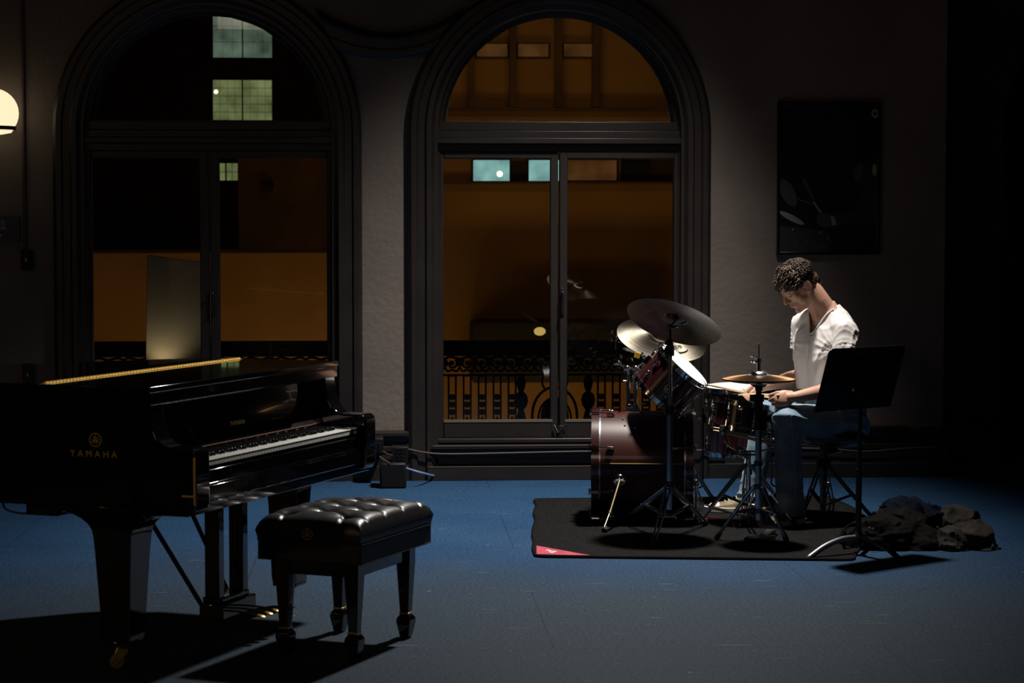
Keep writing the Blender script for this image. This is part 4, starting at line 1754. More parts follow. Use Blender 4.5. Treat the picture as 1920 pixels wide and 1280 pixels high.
def tripod(root, c, zc, legs, z_low=None, name='leg', m=None, double=True, R_=.012):
    """legs: list of foot points; strut from the upper collar to the foot, brace from the pole foot"""
    m = m or M['chrome_dull']
    out = []
    zl = z_low if z_low is not None else .10
    for f in legs:
        f = Vector(f)
        bm = bm_new()
        top = Vector((c.x, c.y, zc)) + (f - Vector((c.x, c.y, f.z))).normalized() * .022
        w = (f - top).cross(UPZ).normalized()
        tip = f + Vector((0, 0, .018))
        for s in ((-1, 1) if double else (0,)):
            tube(bm, [top + w * s * .012, top.lerp(tip, .5) + w * s * .012, tip + w * s * .007], R_ * (.42 if double else .8), 8, flat=1.6)
        mid = top.lerp(tip, .52)
        lowp = Vector((c.x, c.y, zl))
        for s in ((-1, 1) if double else (0,)):
            tube(bm, [lowp + w * s * .006, mid + w * s * .008], R_ * .42, 6, flat=1.5)
        cyl(bm, mid - w * .017, mid + w * .017, .007, seg=10)
        cyl(bm, top - w * .018, top + w * .018, .008, seg=10)
        lg = obj(name, bm, m, root)
        bm = bm_new()
        d = (f - top).normalized()
        tube(bm, [tip - d * .035, tip - d * .005, Vector((f.x, f.y, f.z + .004)) + Vector((d.x, d.y, 0)) * .012], [.011, .015, .013], 10)
        obj('rubber_foot', bm, M['black_rubber'], lg)
        out.append(lg)
    return out


def wing(bm, p, d, s=1.0):
    """wing nut at p, axis d"""
    d = Vector(d).normalized()
    u, v = perp(d)
    cyl(bm, p, p + d * .016 * s, .006 * s, .005 * s, 10)
    for k in (-1, 1):
        ball(bm, p + d * .014 * s + u * k * .010 * s, (.009 * s, .003 * s, .007 * s), Matrix((u, v, d)).transposed(), 8, 6)


def cymbal_parts(root, c, nrm, R, m, bell_m=None, droop=.10):
    n_ = Vector(nrm).normalized()
    h = R * droop
    bell_r, bell_h = R * .24, R * (.085 if R > .2 else .13)
    prof_t = [(.006, h + bell_h)]
    for k in range(1, 7):
        a = PI / 2 * k / 6
        prof_t.append((bell_r * math.sin(a) * .98, h - .002 + bell_h * math.cos(a) * 1.0))
    for k in range(1, 11):
        t = k / 10
        r = bell_r + (R - bell_r) * t
        prof_t.append((r, h * (1 - t ** 1.7)))
    prof_b = [(r, z - .0022) for r, z in reversed(prof_t)]
    prof = prof_t + prof_b
    # local mesh around its own axis so the lathing grooves follow the disc
    e = bpy.data.objects.new
    bm = bm_new()
    lathe(bm, prof + [prof[0]], (0, 0, 0), (0, 0, 1), 72, cap=False)
    bmesh.ops.recalc_face_normals(bm, faces=bm.faces)
    me = bpy.data.meshes.new('cymbal_disc')
    bm.to_mesh(me)
    bm.free()
    me.materials.append(m)
    me.shade_smooth()
    me.set_sharp_from_angle(angle=math.radians(35))
    o = bpy.data.objects.new('cymbal_disc', me)
    COL.objects.link(o)
    q = n_.to_track_quat('Z', 'Y')
    o.rotation_euler = q.to_euler()
    rc = ROOTM[root.name].translation
    o.location = Vector(c) - rc
    o.parent = root
    return o


# ------------------------------------------------------------------ bass drum
DB = 11.12
cb = at(1204, 878, DB)
RB = .279
cb.z = RB + RT + .012
ab = to_world(-1.0, .06, 0) - to_world(0, 0, 0)     # axis to the resonant (left) side
ab.normalize()
bass = thing('bass_drum', (cb.x, cb.y, 0), 'large burgundy bass drum lying on its side on the rug', 'drum')
dep = .475
LB = ab
uB, vB = perp(ab)
sh = drum(bass, cb, ab, RB, dep, M['burgundy'], 8, M['burgundy_dark'], M['head_clear'], a0=PI / 8, wood_hoops=True)
for s in (-1, 1):
    b = bm_new()
    hoop(b, cb + ab * s * (dep / 2 - .018), ab, RB + .0005, .011, .003, 64)
    obj('hoop_trim', b, M['chrome_dull'], bass)
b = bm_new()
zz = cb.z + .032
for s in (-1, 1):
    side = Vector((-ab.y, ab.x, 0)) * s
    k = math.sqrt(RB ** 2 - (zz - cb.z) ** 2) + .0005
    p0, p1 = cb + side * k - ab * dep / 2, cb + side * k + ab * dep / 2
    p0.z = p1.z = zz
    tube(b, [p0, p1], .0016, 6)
obj('glint_line', b, M['brass'], bass)  # thin brass line drawn in for a reflection along the shell
# spurs
near = Vector((ab.y, -ab.x, 0))
if near.y > 0:
    near = -near
for s, nm in ((1, near), (-1, -near)):
    b = bm_new()
    mpt = at(1165, 890, DB - .27) if s == 1 else cb + nm * .268 + ab * .10 + Vector((0, 0, -.05))
    mp_ = cb + nm * RB * .985 + ab * .115 + Vector((0, 0, -.055))
    lathe(b, [(.001, .02), (.016, .02), (.030, .012), (.036, 0)], mp_, nm, 20)
    cyl(b, mp_ - ab * .02 + nm * .022, mp_ + ab * .02 + nm * .022, .010)
    obj('spur_mount', b, M['chrome'], bass)
    foot = Vector((mp_.x, mp_.y, 0)) + nm * .14 + ab * .115
    foot.z = RT + .006
    if s == 1:
        foot = ground(1133, 996, RT + .006)
    b = bm_new()
    st = mp_ + nm * .025
    tube(b, [st, st.lerp(foot, .62)], .0085, 12)
    tube(b, [st.lerp(foot, .6), foot + Vector((0, 0, .02))], .0055, 10)
    cyl(b, st.lerp(foot, .60), st.lerp(foot, .65), .011)
    sp = obj('spur', b, mat('chrome_tan_reflection', (.55, .44, .30), .25, metal=1) if s == 1 else M['chrome'], bass)  # tan tint of the near spur carries its orange reflections
    b = bm_new()
    d = (foot - st).normalized()
    tube(b, [foot - d * .03, foot - d * .005, foot + Vector((0, 0, .002))], [.010, .017, .015], 12)
    obj('rubber_foot', b, M['black_rubber'], sp)
# tom holder
b = bm_new()
tp = cb + UPZ * RB - ab * (-.03)
base_h = at(1187, 768, DB)
base_h.z = cb.z + RB
R_ = Matrix.Rotation(math.atan2(ab.y, ab.x), 3, 'Z')
box(b, base_h + Vector((0, 0, .008)), (.07, .05, .02), R_)
posts = []
for px_ in (1177, 1190):
    q0 = at(px_ + 2, 768, DB)
    q0.z = base_h.z
    q1 = at(px_, 700, DB)
    cyl(b, q0, q1, .0105, seg=14)
    cyl(b, q0, q0 + Vector((0, 0, .035)), .016, seg=14)
    posts.append(q1)
hold = obj('tom_holder', b, M['chrome'], bass, bevel=.002)
b = bm_new()
wing(b, at(1203, 757, DB - .02), at(1215, 757, DB - .02) - at(1203, 757, DB - .02), 1.2)
wing(b, at(1174, 715, DB - .03), at(1160, 712, DB - .03) - at(1174, 715, DB - .03), 1.0)
obj('wing_bolt', b, M['chrome'], hold)
b = bm_new()
j1, j2 = at(1176, 690, DB), at(1192, 690, DB)
for j in (j1, j2):
    ball(b, j, (.022, .020, .018), seg=14)
    cyl(b, j - Vector((0, 0, .03)), j, .014)
tube(b, [j1, at(1160, 680, DB)], .008, 10)
ball(b, at(1160, 680, DB), .014)
wing(b, at(1158, 682, DB), at(1146, 683, DB) - at(1158, 682, DB), 1.2)
wing(b, at(1165, 672, DB), at(1162, 660, DB) - at(1165, 672, DB), 1.2)
wing(b, at(1185, 678, DB - .02), at(1183, 666, DB - .02) - at(1185, 678, DB - .02), 1.2)
tube(b, [j2, at(1212, 676, DB), at(1228, 690, DB)], .0075, 10)
ball(b, at(1212, 676, DB), .015)
wing(b, at(1206, 668, DB - .02), at(1202, 656, DB - .02) - at(1206, 668, DB - .02), 1.3)
obj('holder_arm', b, M['chrome'], hold)
b = bm_new()
box(b, at(1195, 666, DB), (.030, .006, .030), Matrix.Rotation(.3, 3, 'Y'))
fl_ = obj('felt_tag', b, M['yellow'], hold, bevel=.001)
# chrome dots standing in for reflected highlights on the shell
b = bm_new()
for (x, y) in ((1172, 792), (1190, 796), (1168, 782)):
    pt = at(x, y, DB)
    dz = math.sqrt(max(RB ** 2 - (pt.z - cb.z) ** 2, 0))
    pt2 = Vector((pt.x, pt.y, 0)) + near * (dz - .0)
    q = cb + ab * ((pt - cb).dot(ab)) + near * dz
    q.z = pt.z
    ball(b, q, .006, seg=10, rings_=6)
obj('glint_dots', b, M['chrome'], bass)

# bass pedal behind the drum, on the player's side
pe = thing('bass_pedal', (cb.x - ab.x * .33, cb.y - ab.y * .33, 0), 'chrome bass drum pedal clamped to the right hoop of the bass drum', 'pedal')
pc = cb - ab * (dep / 2 + .045)
pc.z = 0
b = bm_new()
R_ = Matrix.Rotation(math.atan2(ab.y, ab.x), 3, 'Z')
box(b, pc - ab * .13 + Vector((0, 0, RT + .008)), (.30, .09, .006), R_)
obj('base_plate', b, mat('red_pedal_plate', (.40, .03, .03), .45), pe, bevel=.001)
b = bm_new()
side = Vector((-ab.y, ab.x, 0))
for s in (-1, 1):
    cyl(b, pc + side * s * .045 + Vector((0, 0, RT + .008)), pc + side * s * .045 + Vector((0, 0, .20)), .008)
cyl(b, pc + side * -.06 + Vector((0, 0, .20)), pc + side * .06 + Vector((0, 0, .20)), .009)
for s in (-1, 1):
    ball(b, pc + side * s * .05 + Vector((0, 0, .205)), .016)
obj('pedal_frame', b, M['chrome'], pe)
b = bm_new()
tube(b, [pc + Vector((0, 0, .20)), pc + ab * .025 + Vector((0, 0, .31))], .004)
cyl(b, pc + ab * .005 + Vector((0, 0, .315)), pc + ab * .05 + Vector((0, 0, .31)), .022, .02)
obj('beater', b, M['white_paint'], pe)
b = bm_new()
f0 = pc - ab * .04 + Vector((0, 0, .085))
f1 = pc - ab * .27 + Vector((0, 0, RT + .022))
box(b, (f0 + f1) / 2, ((f1 - f0).length, .075, .008), (f0 - f1).to_track_quat('X', 'Z').to_matrix())
tube(b, [f0, pc + Vector((0, 0, .19))], .005)
obj('footboard', b, M['chrome_dull'], pe, bevel=.003)

# ------------------------------------------------------------------ rack tom
DT = 11.0
tc_t, tc_b = at(1284, 681, DT + .01), at(1229, 745, DT - .02)
axt = (tc_t - tc_b).normalized()
axt = (axt + (to_world(0, -1, 0) - to_world(0, 0, 0)) * .30).normalized()
ct = (tc_t + tc_b) / 2
tom = thing('rack_tom', (ct.x, ct.y, ct.z), 'small burgundy tom with white head tilted steeply above the bass drum', 'drum')
drum(tom, ct, axt, .152, .205, M['burgundy_dark'], 6, M['chrome'], M['head_white'], a0=.35, bot_head=M['head_clear'])
b = bm_new()
u_, v_ = perp(axt)
gm = at(1228, 690, DT)
side = (gm - ct)
side = (side - axt * side.dot(axt)).normalized()
mp_ = ct + side * .158
box(b, mp_, (.03, .05, .05), side.to_track_quat('X', 'Z').to_matrix())
tube(b, [mp_, mp_ + side * .03, at(1212, 676, DB)], .009)
bmh = obj('tom_bracket', b, M['chrome'], tom, bevel=.003)
b = bm_new()
cam_side = Vector((0, -1, 0))
cs_ = (cam_side - axt * cam_side.dot(axt)).normalized()
cB = ct + cs_ * .1535 - axt * .01 + u_ * 0
F = frame(cB, axt.cross(cs_), axt)
hoop(b, (0, 0, .001), (0, 0, 1), .018, .002, .004, 24)
prism(b, [(-.012, -.010), (.012, -.010), (.0, .014)], lambda x, y: Vector((x, y, .001)), lambda x, y: Vector((x, y, .003)))
b.transform(F)
obj('badge', b, M['brass'], tom)

# ------------------------------------------------------------------ front cymbal stand and ride cymbal
DS = 10.50
base = ground(1255, 1011, RT)
base = Vector((base.x, base.y, 0))
DS = 10.50
cst = thing('cymbal_stand', base, 'chrome cymbal stand in front of the bass drum', 'cymbal stand')
b = bm_new()
zA = at(1255, 880, DS).z
zcol = at(1255, 908, DS).z
cyl(b, base + Vector((0, 0, .16)), Vector((base.x, base.y, at(1255, 765, DS).z)), .0135, seg=16)
lo_t = obj('lower_tube', b, M['chrome_dull'], cst)
b = bm_new()
cyl(b, Vector((base.x, base.y, at(1255, 775, DS).z)), Vector((base.x, base.y, at(1255, 655, DS).z)), .0105, seg=16)
obj('middle_tube', b, M['chrome_dull'], cst)
b = bm_new()
ztop = at(1255, 612, DS).z
cyl(b, Vector((base.x, base.y, at(1255, 660, DS).z)), Vector((base.x, base.y, ztop)), .007, seg=12)
obj('upper_tube', b, M['black_metal'], cst)
b = bm_new()
for y_, r_, h_ in ((765, .022, .05), (655, .021, .05), (640, .016, .03), (905, .020, .04)):
    z_ = at(1255, y_, DS).z
    cyl(b, Vector((base.x, base.y, z_ - h_ / 2)), Vector((base.x, base.y, z_ + h_ / 2)), r_, seg=16)
    box(b, Vector((base.x - .018, base.y - .012, z_)), (.022, .018, h_ * .7))
cl_ = obj('collar', b, M['steel_dark'], cst, bevel=.002)
b = bm_new()
for y_, s_ in ((765, 1), (655, -1), (905, 1)):
    z_ = at(1255, y_, DS).z
    wing(b, Vector((base.x + s_ * .02, base.y - .015, z_)), (s_, -.3, 0), 1.4)
obj('wing_nut', b, M['steel_dark'], cl_)
tripod(cst, base, at(1255, 908, DS).z, [Vector((*ground(1168, 982, RT).xy, RT)), Vector((*ground(1225, 1026, RT).xy, RT)), Vector((*ground(1322, 985, RT).xy, RT))], at(1255, 962, DS).z)
# ride cymbal, underside towards the camera
cc = at(1266, 597, DS)
nrm = (to_world(.27, .0, 1.0) - to_world(0, 0, 0))
# tilt: near edge raised, far right edge lowered
nrm = to_world(.30, .42, .86) - to_world(0, 0, 0)
nrm.normalize()
tlt = Vector((base.x, base.y, ztop))
b = bm_new()
ball(b, tlt + Vector((0, 0, .005)), .014)
rod_top = cc + nrm * .055
tube(b, [tlt, cc - nrm * .02, rod_top], .0045, 8)
wing(b, tlt + Vector((.012, -.006, 0)), (1, -.4, .2), 1.4)
obj('tilter', b, M['steel_dark'], cst)
ride = thing('ride_cymbal', cc, 'large grey bronze cymbal on the front stand seen from beneath, topmost of the cymbals', 'cymbal')
cymbal_parts(ride, cc - nrm * .02, nrm, .240, M['cymbal'])
b = bm_new()
cyl(b, cc - nrm * .006, cc + nrm * .012, .016)
cyl(b, cc + nrm * .030, cc + nrm * .045, .016)
obj('felt_washer', b, M['black_rubber'], ride)

# ------------------------------------------------------------------ rear crash cymbal on its own stand
DC = 11.38
cc2 = at(1240, 636, DC)
nr2 = (to_world(.17, -.40, .88) - to_world(0, 0, 0)).normalized()
crash = thing('crash_cymbal', cc2, 'wide bronze cymbal with black logo and a bright glare, behind the front cymbal stand', 'cymbal')
cymbal_parts(crash, cc2, nr2, .242, M['cymbal'])
Fm = frame(cc2 + nr2 * .010, (1, 0, -.25), nr2.cross(Vector((1, 0, -.25))))
Fl = frame(cc2 + nr2 * .0145 + (to_world(.085, 0, -.050) - to_world(0, 0, 0)), nr2.cross(Vector((.1, .9, -.1))).cross(nr2).cross(nr2) * -1 if False else Vector((.95, .1, -.22)), Vector((0, 1, 0)) - nr2 * nr2.y)
M['ink'] = mat('black_cymbal_ink', (.02, .02, .02), .6)
ir = ROOTM[crash.name].inverted()


def onto(c, n_, rx, ry, lift):
    """point on the bow of the crash near (rx, ry) in its plane"""
    xa = Vector((1, 0, 0)) - n_ * n_.x
    xa.normalize()
    ya = n_.cross(xa)
    r = math.hypot(rx, ry)
    Rr = .242
    t = max(0, (r - Rr * .24) / (Rr * .76))
    return c + xa * rx + ya * ry + n_ * (Rr * .10 * (1 - t ** 1.7) + lift), xa, ya


pt, xa, ya = onto(cc2, nr2, .075, -.115, .0015)
slope = Vector((pt - cc2))
radial = (pt - cc2) - nr2 * (pt - cc2).dot(nr2)
radial.normalize()
tang = nr2.cross(radial)
ln_ = (nr2 * 1.0 + radial * .16).normalized()
lettering('logo_lettering', 'ISTANBUL'[3:6] if False else 'LDJI', .034, M['ink'], crash, ir @ frame(pt + ln_ * .0008, tang, ln_.cross(tang)), .0004, 1.0)
pt2, _, _ = onto(cc2, nr2, -.06, -.10, .0015)
rad2 = ((pt2 - cc2) - nr2 * (pt2 - cc2).dot(nr2)).normalized()
ln2 = (nr2 + rad2 * .16).normalized()
tg2 = nr2.cross(rad2)
lettering('small_lettering', 'T H IN', .014, M['ink'], crash, ir @ frame(pt2 + ln2 * .0008, tg2, ln2.cross(tg2)), .0004, 1.3)
b = bm_new()
arcs = []
for k in range(13):
    a = -.9 + 1.8 * k / 12
    arcs.append(pt + tang * (.055 * math.sin(a)) + ln_.cross(tang) * (.036 * math.cos(a) * -1 - .004) + ln_ * .003)
tube(b, arcs, .0028, 6)
obj('logo_arc', b, M['ink'], crash)
b = bm_new()
cyl(b, cc2 + nr2 * .040, cc2 + nr2 * .056, .016)
wing(b, cc2 + nr2 * .056, nr2, 1.0)
obj('felt_washer', b, M['black_rubber'], crash)
gb = Vector((cc2.x + .10, cc2.y + .24, RT))
cs2 = thing('cymbal_stand', (gb.x, gb.y, 0), 'chrome cymbal stand mostly hidden behind the bass drum', 'cymbal stand')
b = bm_new()
cyl(b, Vector((gb.x, gb.y, .1)), Vector((gb.x, gb.y, .62)), .0135)
cyl(b, Vector((gb.x, gb.y, .6)), Vector((gb.x, gb.y, cc2.z - .04)), .0105)
obj('pole', b, M['chrome_dull'], cs2)
b = bm_new()
tube(b, [Vector((gb.x, gb.y, cc2.z - .045)), cc2 - nr2 * .05, cc2 - nr2 * .005, cc2 + nr2 * .058], .0045)
ball(b, Vector((gb.x, gb.y, cc2.z - .045)), .015)
obj('tilter', b, M['chrome'], cs2)
tripod(cs2, gb, .36, [gb + Vector((.26 * math.cos(a), .26 * math.sin(a), 0)) for a in (.4, 2.5, 4.6)], .12)
b = bm_new()
cyl(b, Vector((gb.x, gb.y, .34)), Vector((gb.x, gb.y, .39)), .020)
cyl(b, Vector((gb.x, gb.y, .59)), Vector((gb.x, gb.y, .64)), .020)
obj('collar', b, M['steel_dark'], cs2)

# ------------------------------------------------------------------ floor tom behind the snare
DF = 11.75
cf = at(1393, 724, DF)
zf = cf.z
RFt = .203
cfc = Vector((cf.x, cf.y, zf - .185))
ft = thing('floor_tom', (cf.x, cf.y, 0), 'dark floor tom with large flat white head behind the snare drum', 'drum')
axf = (to_world(-.02, -.03, 1) - to_world(0, 0, 0)).normalized()
drum(ft, cfc, axf, RFt, .36, M['burgundy_dark'], 8, M['chrome'], M['head_white'], a0=.2)
for a in (2.75, 4.9, .6):
    d = Vector((math.cos(a), math.sin(a), 0))
    b = bm_new()
    p = cfc + d * (RFt + .022)
    q = Vector((p.x, p.y, 0))
    tube(b, smooth_path([p + Vector((0, 0, .06)), p + Vector((0, 0, -.12)), q + Vector((0, 0, .15)), q + d * .004 + Vector((0, 0, .10)), q + d * .06 + Vector((0, 0, .075)), q + d * .065 + Vector((0, 0, RT + .03))], 5), .005, 8)
    lg = obj('leg', b, M['steel_dark'], ft)
    b = bm_new()
    cyl(b, q + d * .065 + Vector((0, 0, RT + .004)), q + d * .065 + Vector((0, 0, RT + .04)), .014, .010)
    obj('rubber_foot', b, M['black_rubber'], lg)
    b = bm_new()
    box(b, cfc + d * (RFt + .014), (.03, .03, .05), Matrix.Rotation(a, 3, 'Z'))
    wing(b, cfc + d * (RFt + .028), d, 1.2)
    obj('leg_bracket', b, M['chrome'], ft, bevel=.003)

# ------------------------------------------------------------------ snare drum and stand
DN = 11.0
s_l, s_r = at(1337, 744, DN), at(1466, 768, DN)
axn = (to_world(.165, .085, 1) - to_world(0, 0, 0)).normalized()
ctop = (s_l + s_r) / 2
cn = ctop - axn * .075
snare = thing('snare_drum', (cn.x, cn.y, cn.z), 'dark red snare drum with chrome hoops on the stand between the drummer\'s knees', 'drum')
drum(snare, cn, axn, .168, .14, M['burgundy_dark'], 8, M['chrome'], M['head_white'], a0=.1, bot_head=M['head_clear'])
b = bm_new()
dth = (Vector((-.35, -.93, 0)) - axn * Vector((-.35, -.93, 0)).dot(axn)).normalized()
box(b, cn + dth * .180, (.030, .024, .075), frame((0, 0, 0), axn.cross(dth), dth).to_3x3() if False else Matrix((axn.cross(dth), dth, axn)).transposed())
tube(b, [cn + dth * .19 + axn * .03, cn + dth * .215 + axn * .05], .005)
obj('strainer', b, M['chrome'], snare, bevel=.003)
ssb = Vector((cn.x + .02, cn.y + .01, 0))
ss = thing('snare_stand', ssb, 'worn metal snare stand with basket arms below the snare drum', 'drum stand')
b = bm_new()
zb = cn.z - .16
hub = cn - axn * .175
cyl(b, ssb + Vector((0, 0, .06)), ssb + Vector((0, 0, zb - .02)), .013)
cyl(b, ssb + Vector((0, 0, .26)), ssb + Vector((0, 0, .30)), .02)
obj('pole', b, M['chrome'], ss)
b = bm_new()
ball(b, hub, .026)
cyl(b, ssb + Vector((0, 0, zb - .05)), hub, .014)
wing(b, hub + Vector((-.03, -.03, -.01)), (-1, -1, 0), 1.6)
obj('basket_hub', b, M['chrome_dull'], ss)
u_, v_ = perp(axn)
for k, a in enumerate((.3, 2.4, 4.5)):
    d = u_ * math.cos(a) + v_ * math.sin(a)
    b = bm_new()
    tube(b, smooth_path([hub, hub + d * .09 + axn * .015, hub + d * .165 + axn * .045, hub + d * .188 + axn * .085, hub + d * .188 + axn * .115], 5), .008, 8, flat=.6)
    tube(b, [hub - axn * .02, hub + d * .10 + axn * .0], .006, 6)
    am = obj('basket_arm', b, mat('nickel_arm', (.48, .36, .24), .35, metal=1) if k == 0 else M['chrome_dull'], ss)
    b = bm_new()
    box(b, hub + d * .190 + axn * .10, (.028, .028, .035), Matrix((d, axn.cross(d), axn)).transposed())
    obj('arm_grip', b, M['black_rubber'], am, bevel=.004)
tripod(ss, ssb, .31, [Vector((ssb.x + .27 * math.cos(a), ssb.y + .27 * math.sin(a), RT)) for a in (1.5, 3.4, 5.6)], .10, m=M['chrome_dull'])
# spare sticks in a tan holder under the snare
b = bm_new()
q0, q1 = at(1338, 801, 10.86), at(1452, 824, 10.86)
for k in range(2):
    tube(b, [q0 + Vector((0, .012 * k, -.010 * k)), (q0 + q1) / 2 + Vector((0, .012 * k, -.012 * k)), q1 + Vector((0, .02 * k, -.020 * k))], [.003, .0075, .0085], 10)
# (they rest across the basket arms)
sh_ = obj('spare_drumstick', b, M['wood_tan'])
bpy.data.objects.remove(sh_)
for k in range(2):
    b = bm_new()
    off = Vector((0, .016 * k, -.016 * k))
    tube(b, [q0 + off, q0.lerp(q1, .06) + off, q0.lerp(q1, .25) + off, q1 + off * 1.5, q1 + off * 1.5 + (q1 - q0) * .01], [.003, .0045, .0085, .0085, .005], 10)
    tag(obj('drumstick', b, M['stick']), ('upper' if k == 0 else 'lower') + ' spare wooden drumstick lying across the snare stand', 'drumstick')

# ------------------------------------------------------------------ hi-hat
DH = 10.45
hb = ground(1421, 1016, RT)
hb = Vector((hb.x, hb.y, 0))
hh_ = thing('hi_hat_stand', hb, 'chrome hi-hat stand with black sleeve and pedal before the drummer', 'cymbal stand')
zh = lambda y: at(1421, y, DH).z
X_ = lambda z: Vector((hb.x, hb.y, z))
b = bm_new()
cyl(b, X_(.12), X_(zh(792)), .0155, seg=18)
cyl(b, X_(zh(800)), X_(zh(730)), .012, seg=16)
obj('lower_tube', b, M['chrome_dull'], hh_)
b = bm_new()
cyl(b, X_(zh(800)), X_(zh(748)), .0205, seg=18)
cyl(b, X_(zh(748)), X_(zh(735)), .026, seg=18)
cyl(b, X_(zh(728)), X_(zh(710)), .018, seg=18)
cyl(b, X_(zh(735)), X_(zh(728)), .014, seg=18)
box(b, X_(zh(741)) + Vector((-.03, -.01, 0)), (.03, .02, .03))
obj('sleeve', b, M['black_plastic'], hh_, bevel=.002)
b = bm_new()
cyl(b, X_(zh(780)), X_(zh(643)), .0035, seg=8)
ball(b, X_(zh(643)), .005, seg=8, rings_=6)
obj('pull_rod', b, M['steel_dark'], hh_)
b = bm_new()
cyl(b, X_(zh(690)), X_(zh(676)), .010)
cyl(b, X_(zh(676)), X_(zh(668)), .013)
wing(b, X_(zh(675)) + Vector((-.012, -.004, 0)), (-1, -.3, .1), 1.5)
wing(b, X_(zh(669)) + Vector((-.014, -.004, .006)), (-1, -.5, .3), 1.3)
obj('clutch', b, M['chrome'], hh_)
b = bm_new()
for y_ in (862, 905, 950):
    if y_ != 862:
        obj('collar', b, M['steel_dark'], hh_, bevel=.002)
        b = bm_new()
    cyl(b, X_(zh(y_) - .012), X_(zh(y_) + .012), .021, seg=18)
for s in (-1, 1):
    cyl(b, X_(.10) + Vector((s * .045, 0, 0)), X_(zh(950)) + Vector((s * .045, 0, 0)), .007)
bx(b, hb.x - .055, hb.x + .055, hb.y - .012, hb.y + .012, zh(953), zh(947))
obj('collar', b, M['steel_dark'], hh_, bevel=.002)
tripod(hh_, hb, zh(905), [Vector((*ground(1345, 1012, RT).xy, RT)), Vector((*ground(1474, 1018, RT).xy, RT)), Vector((*ground(1402, 985, RT).xy, RT))], zh(945))
b = bm_new()
pd_ = (ground(1470, 985, 0) - ground(1421, 1018, 0))
pd_ = Vector((pd_.x, pd_.y, 0)).normalized()
R_ = Matrix.Rotation(math.atan2(pd_.y, pd_.x), 3, 'Z')
f0, f1 = X_(.15) + pd_ * .02, X_(RT + .035) + pd_ * .29
box(b, (f0 + f1) / 2, ((f1 - f0).length, .085, .008), (f1 - f0).to_track_quat('X', 'Z').to_matrix())
box(b, X_(RT + .012) + pd_ * .05, (.14, .13, .018), R_)
box(b, X_(RT + .012) + pd_ * .22, (.22, .05, .012), R_)
obj('foot_pedal', b, M['black_metal'], hh_, bevel=.003)
b = bm_new()
lp = [at(x, y, DH + .1) for x, y in ((1376, 962), (1372, 972), (1376, 986), (1384, 993), (1388, 984), (1383, 968), (1378, 962))]
tube(b, lp, .0025, 6)
obj('wire_loop', b, M['chrome'], hh_)
hc = X_(zh(707))
nh = (to_world(.0, -.012, 1) - to_world(0, 0, 0)).normalized()
hat = thing('hi_hat_cymbals', hc, 'pair of brown bronze cymbals with pale bell on the hi-hat stand', 'cymbals')
t_ = cymbal_parts(hat, hc + Vector((0, 0, .004)), nh, .178, M['cymbal_hat'])
t_.name = 'top_cymbal'
bq = cymbal_parts(hat, hc - Vector((0, 0, .003)), -nh, .178, M['cymbal'])
bq.name = 'bottom_cymbal'
b = bm_new()
R = .178
prof = [(.006, R * .10 + R * .13 + .0026)]
for k in range(1, 7):
    a = PI / 2 * k / 6
    prof.append((R * .24 * math.sin(a) * .995, R * .10 - .001 + R * .133 * math.cos(a)))
prof += [(R * .34, R * .10 * (1 - .12 ** 1.7) + .0006)]
lathe(b, prof, hc + Vector((0, 0, .004)), nh, 48, cap=False)
obj('bell', b, M['cymbal_bell'], hat)

# ------------------------------------------------------------------ drum throne
DTh = 11.15
tb = ground(1543, 975, RT)
tb = Vector((tb.x, tb.y, 0))
thr = thing('drum_throne', tb, 'low black drum stool on splayed legs under the drummer', 'stool')
b = bm_new()
hipc = at(1568, 800, 11.12)
lathe(b, [(.001, -.075), (.13, -.075), (.165, -.06), (.172, -.02), (.16, .0), (.001, .006)], (tb.x + .05, tb.y, .485), (0, 0, 1), 40)
obj('seat', b, M['leather'], thr, ang=60)
b = bm_new()
cyl(b, tb + Vector((0, 0, .20)), tb + Vector((0, 0, .41)), .021)
cyl(b, tb + Vector((0, 0, .05)), tb + Vector((0, 0, .24)), .0165)
cyl(b, tb + Vector((0, 0, .38)), tb + Vector((.02, 0, .415)), .045, .09)
obj('post', b, M['steel_dark'], thr)
tripod(thr, tb, .30, [Vector((*ground(1642, 985, 0).xy, .002)), Vector((*ground(1505, 968, RT).xy, RT)), Vector((*ground(1560, 945, 0).xy, RT))], .09, m=M['steel_dark'])
b = bm_new()
box(b, tb + Vector((0, 0, .31)), (.07, .06, .05))
obj('collar', b, M['black_plastic'], thr, bevel=.006)

# ------------------------------------------------------------------ music stand
mb = ground(1609, 1040, 0)
DM = 9.96
ms = thing('music_stand', mb, 'black music stand with solid tilted desk beside the drummer', 'music stand')
b = bm_new()
zm = lambda y: at(1609, y, DM).z
cyl(b, mb + Vector((0, 0, .055)), Vector((mb.x, mb.y, zm(890))), .0145, seg=16)
cyl(b, Vector((mb.x, mb.y, zm(900))), Vector((mb.x + .004, mb.y, zm(735))), .0105, seg=16)
cyl(b, Vector((mb.x, mb.y, zm(895))), Vector((mb.x, mb.y, zm(880))), .0165, seg=16)
obj('pole', b, M['black_metal'], ms)
for tip in ((1520, 1049), (1690, 1058), (1630, 1024)):
    f = ground(tip[0], tip[1], 0)
    f.z = 0
    h0 = mb + Vector((0, 0, .085))
    d = (f - mb)
    b = bm_new()
    tube(b, smooth_path([h0 + d * .04, h0 + d * .35 - Vector((0, 0, .003)), h0 + d * .7 - Vector((0, 0, .028)), f + Vector((0, 0, .016)), f + d * .04 + Vector((0, 0, .010))], 6), .0135, 12, flat=1.0)
    obj('leg', b, mat('worn_grey_leg', (.22, .22, .23), .35, metal=.8) if tip[0] == 1520 else M['black_metal'], ms)
b = bm_new()
lathe(b, [(.012, .04), (.026, .05), (.03, .075), (.024, .10), (.014, .115)], mb, (0, 0, 1), 20)
obj('hub', b, M['black_metal'], ms)
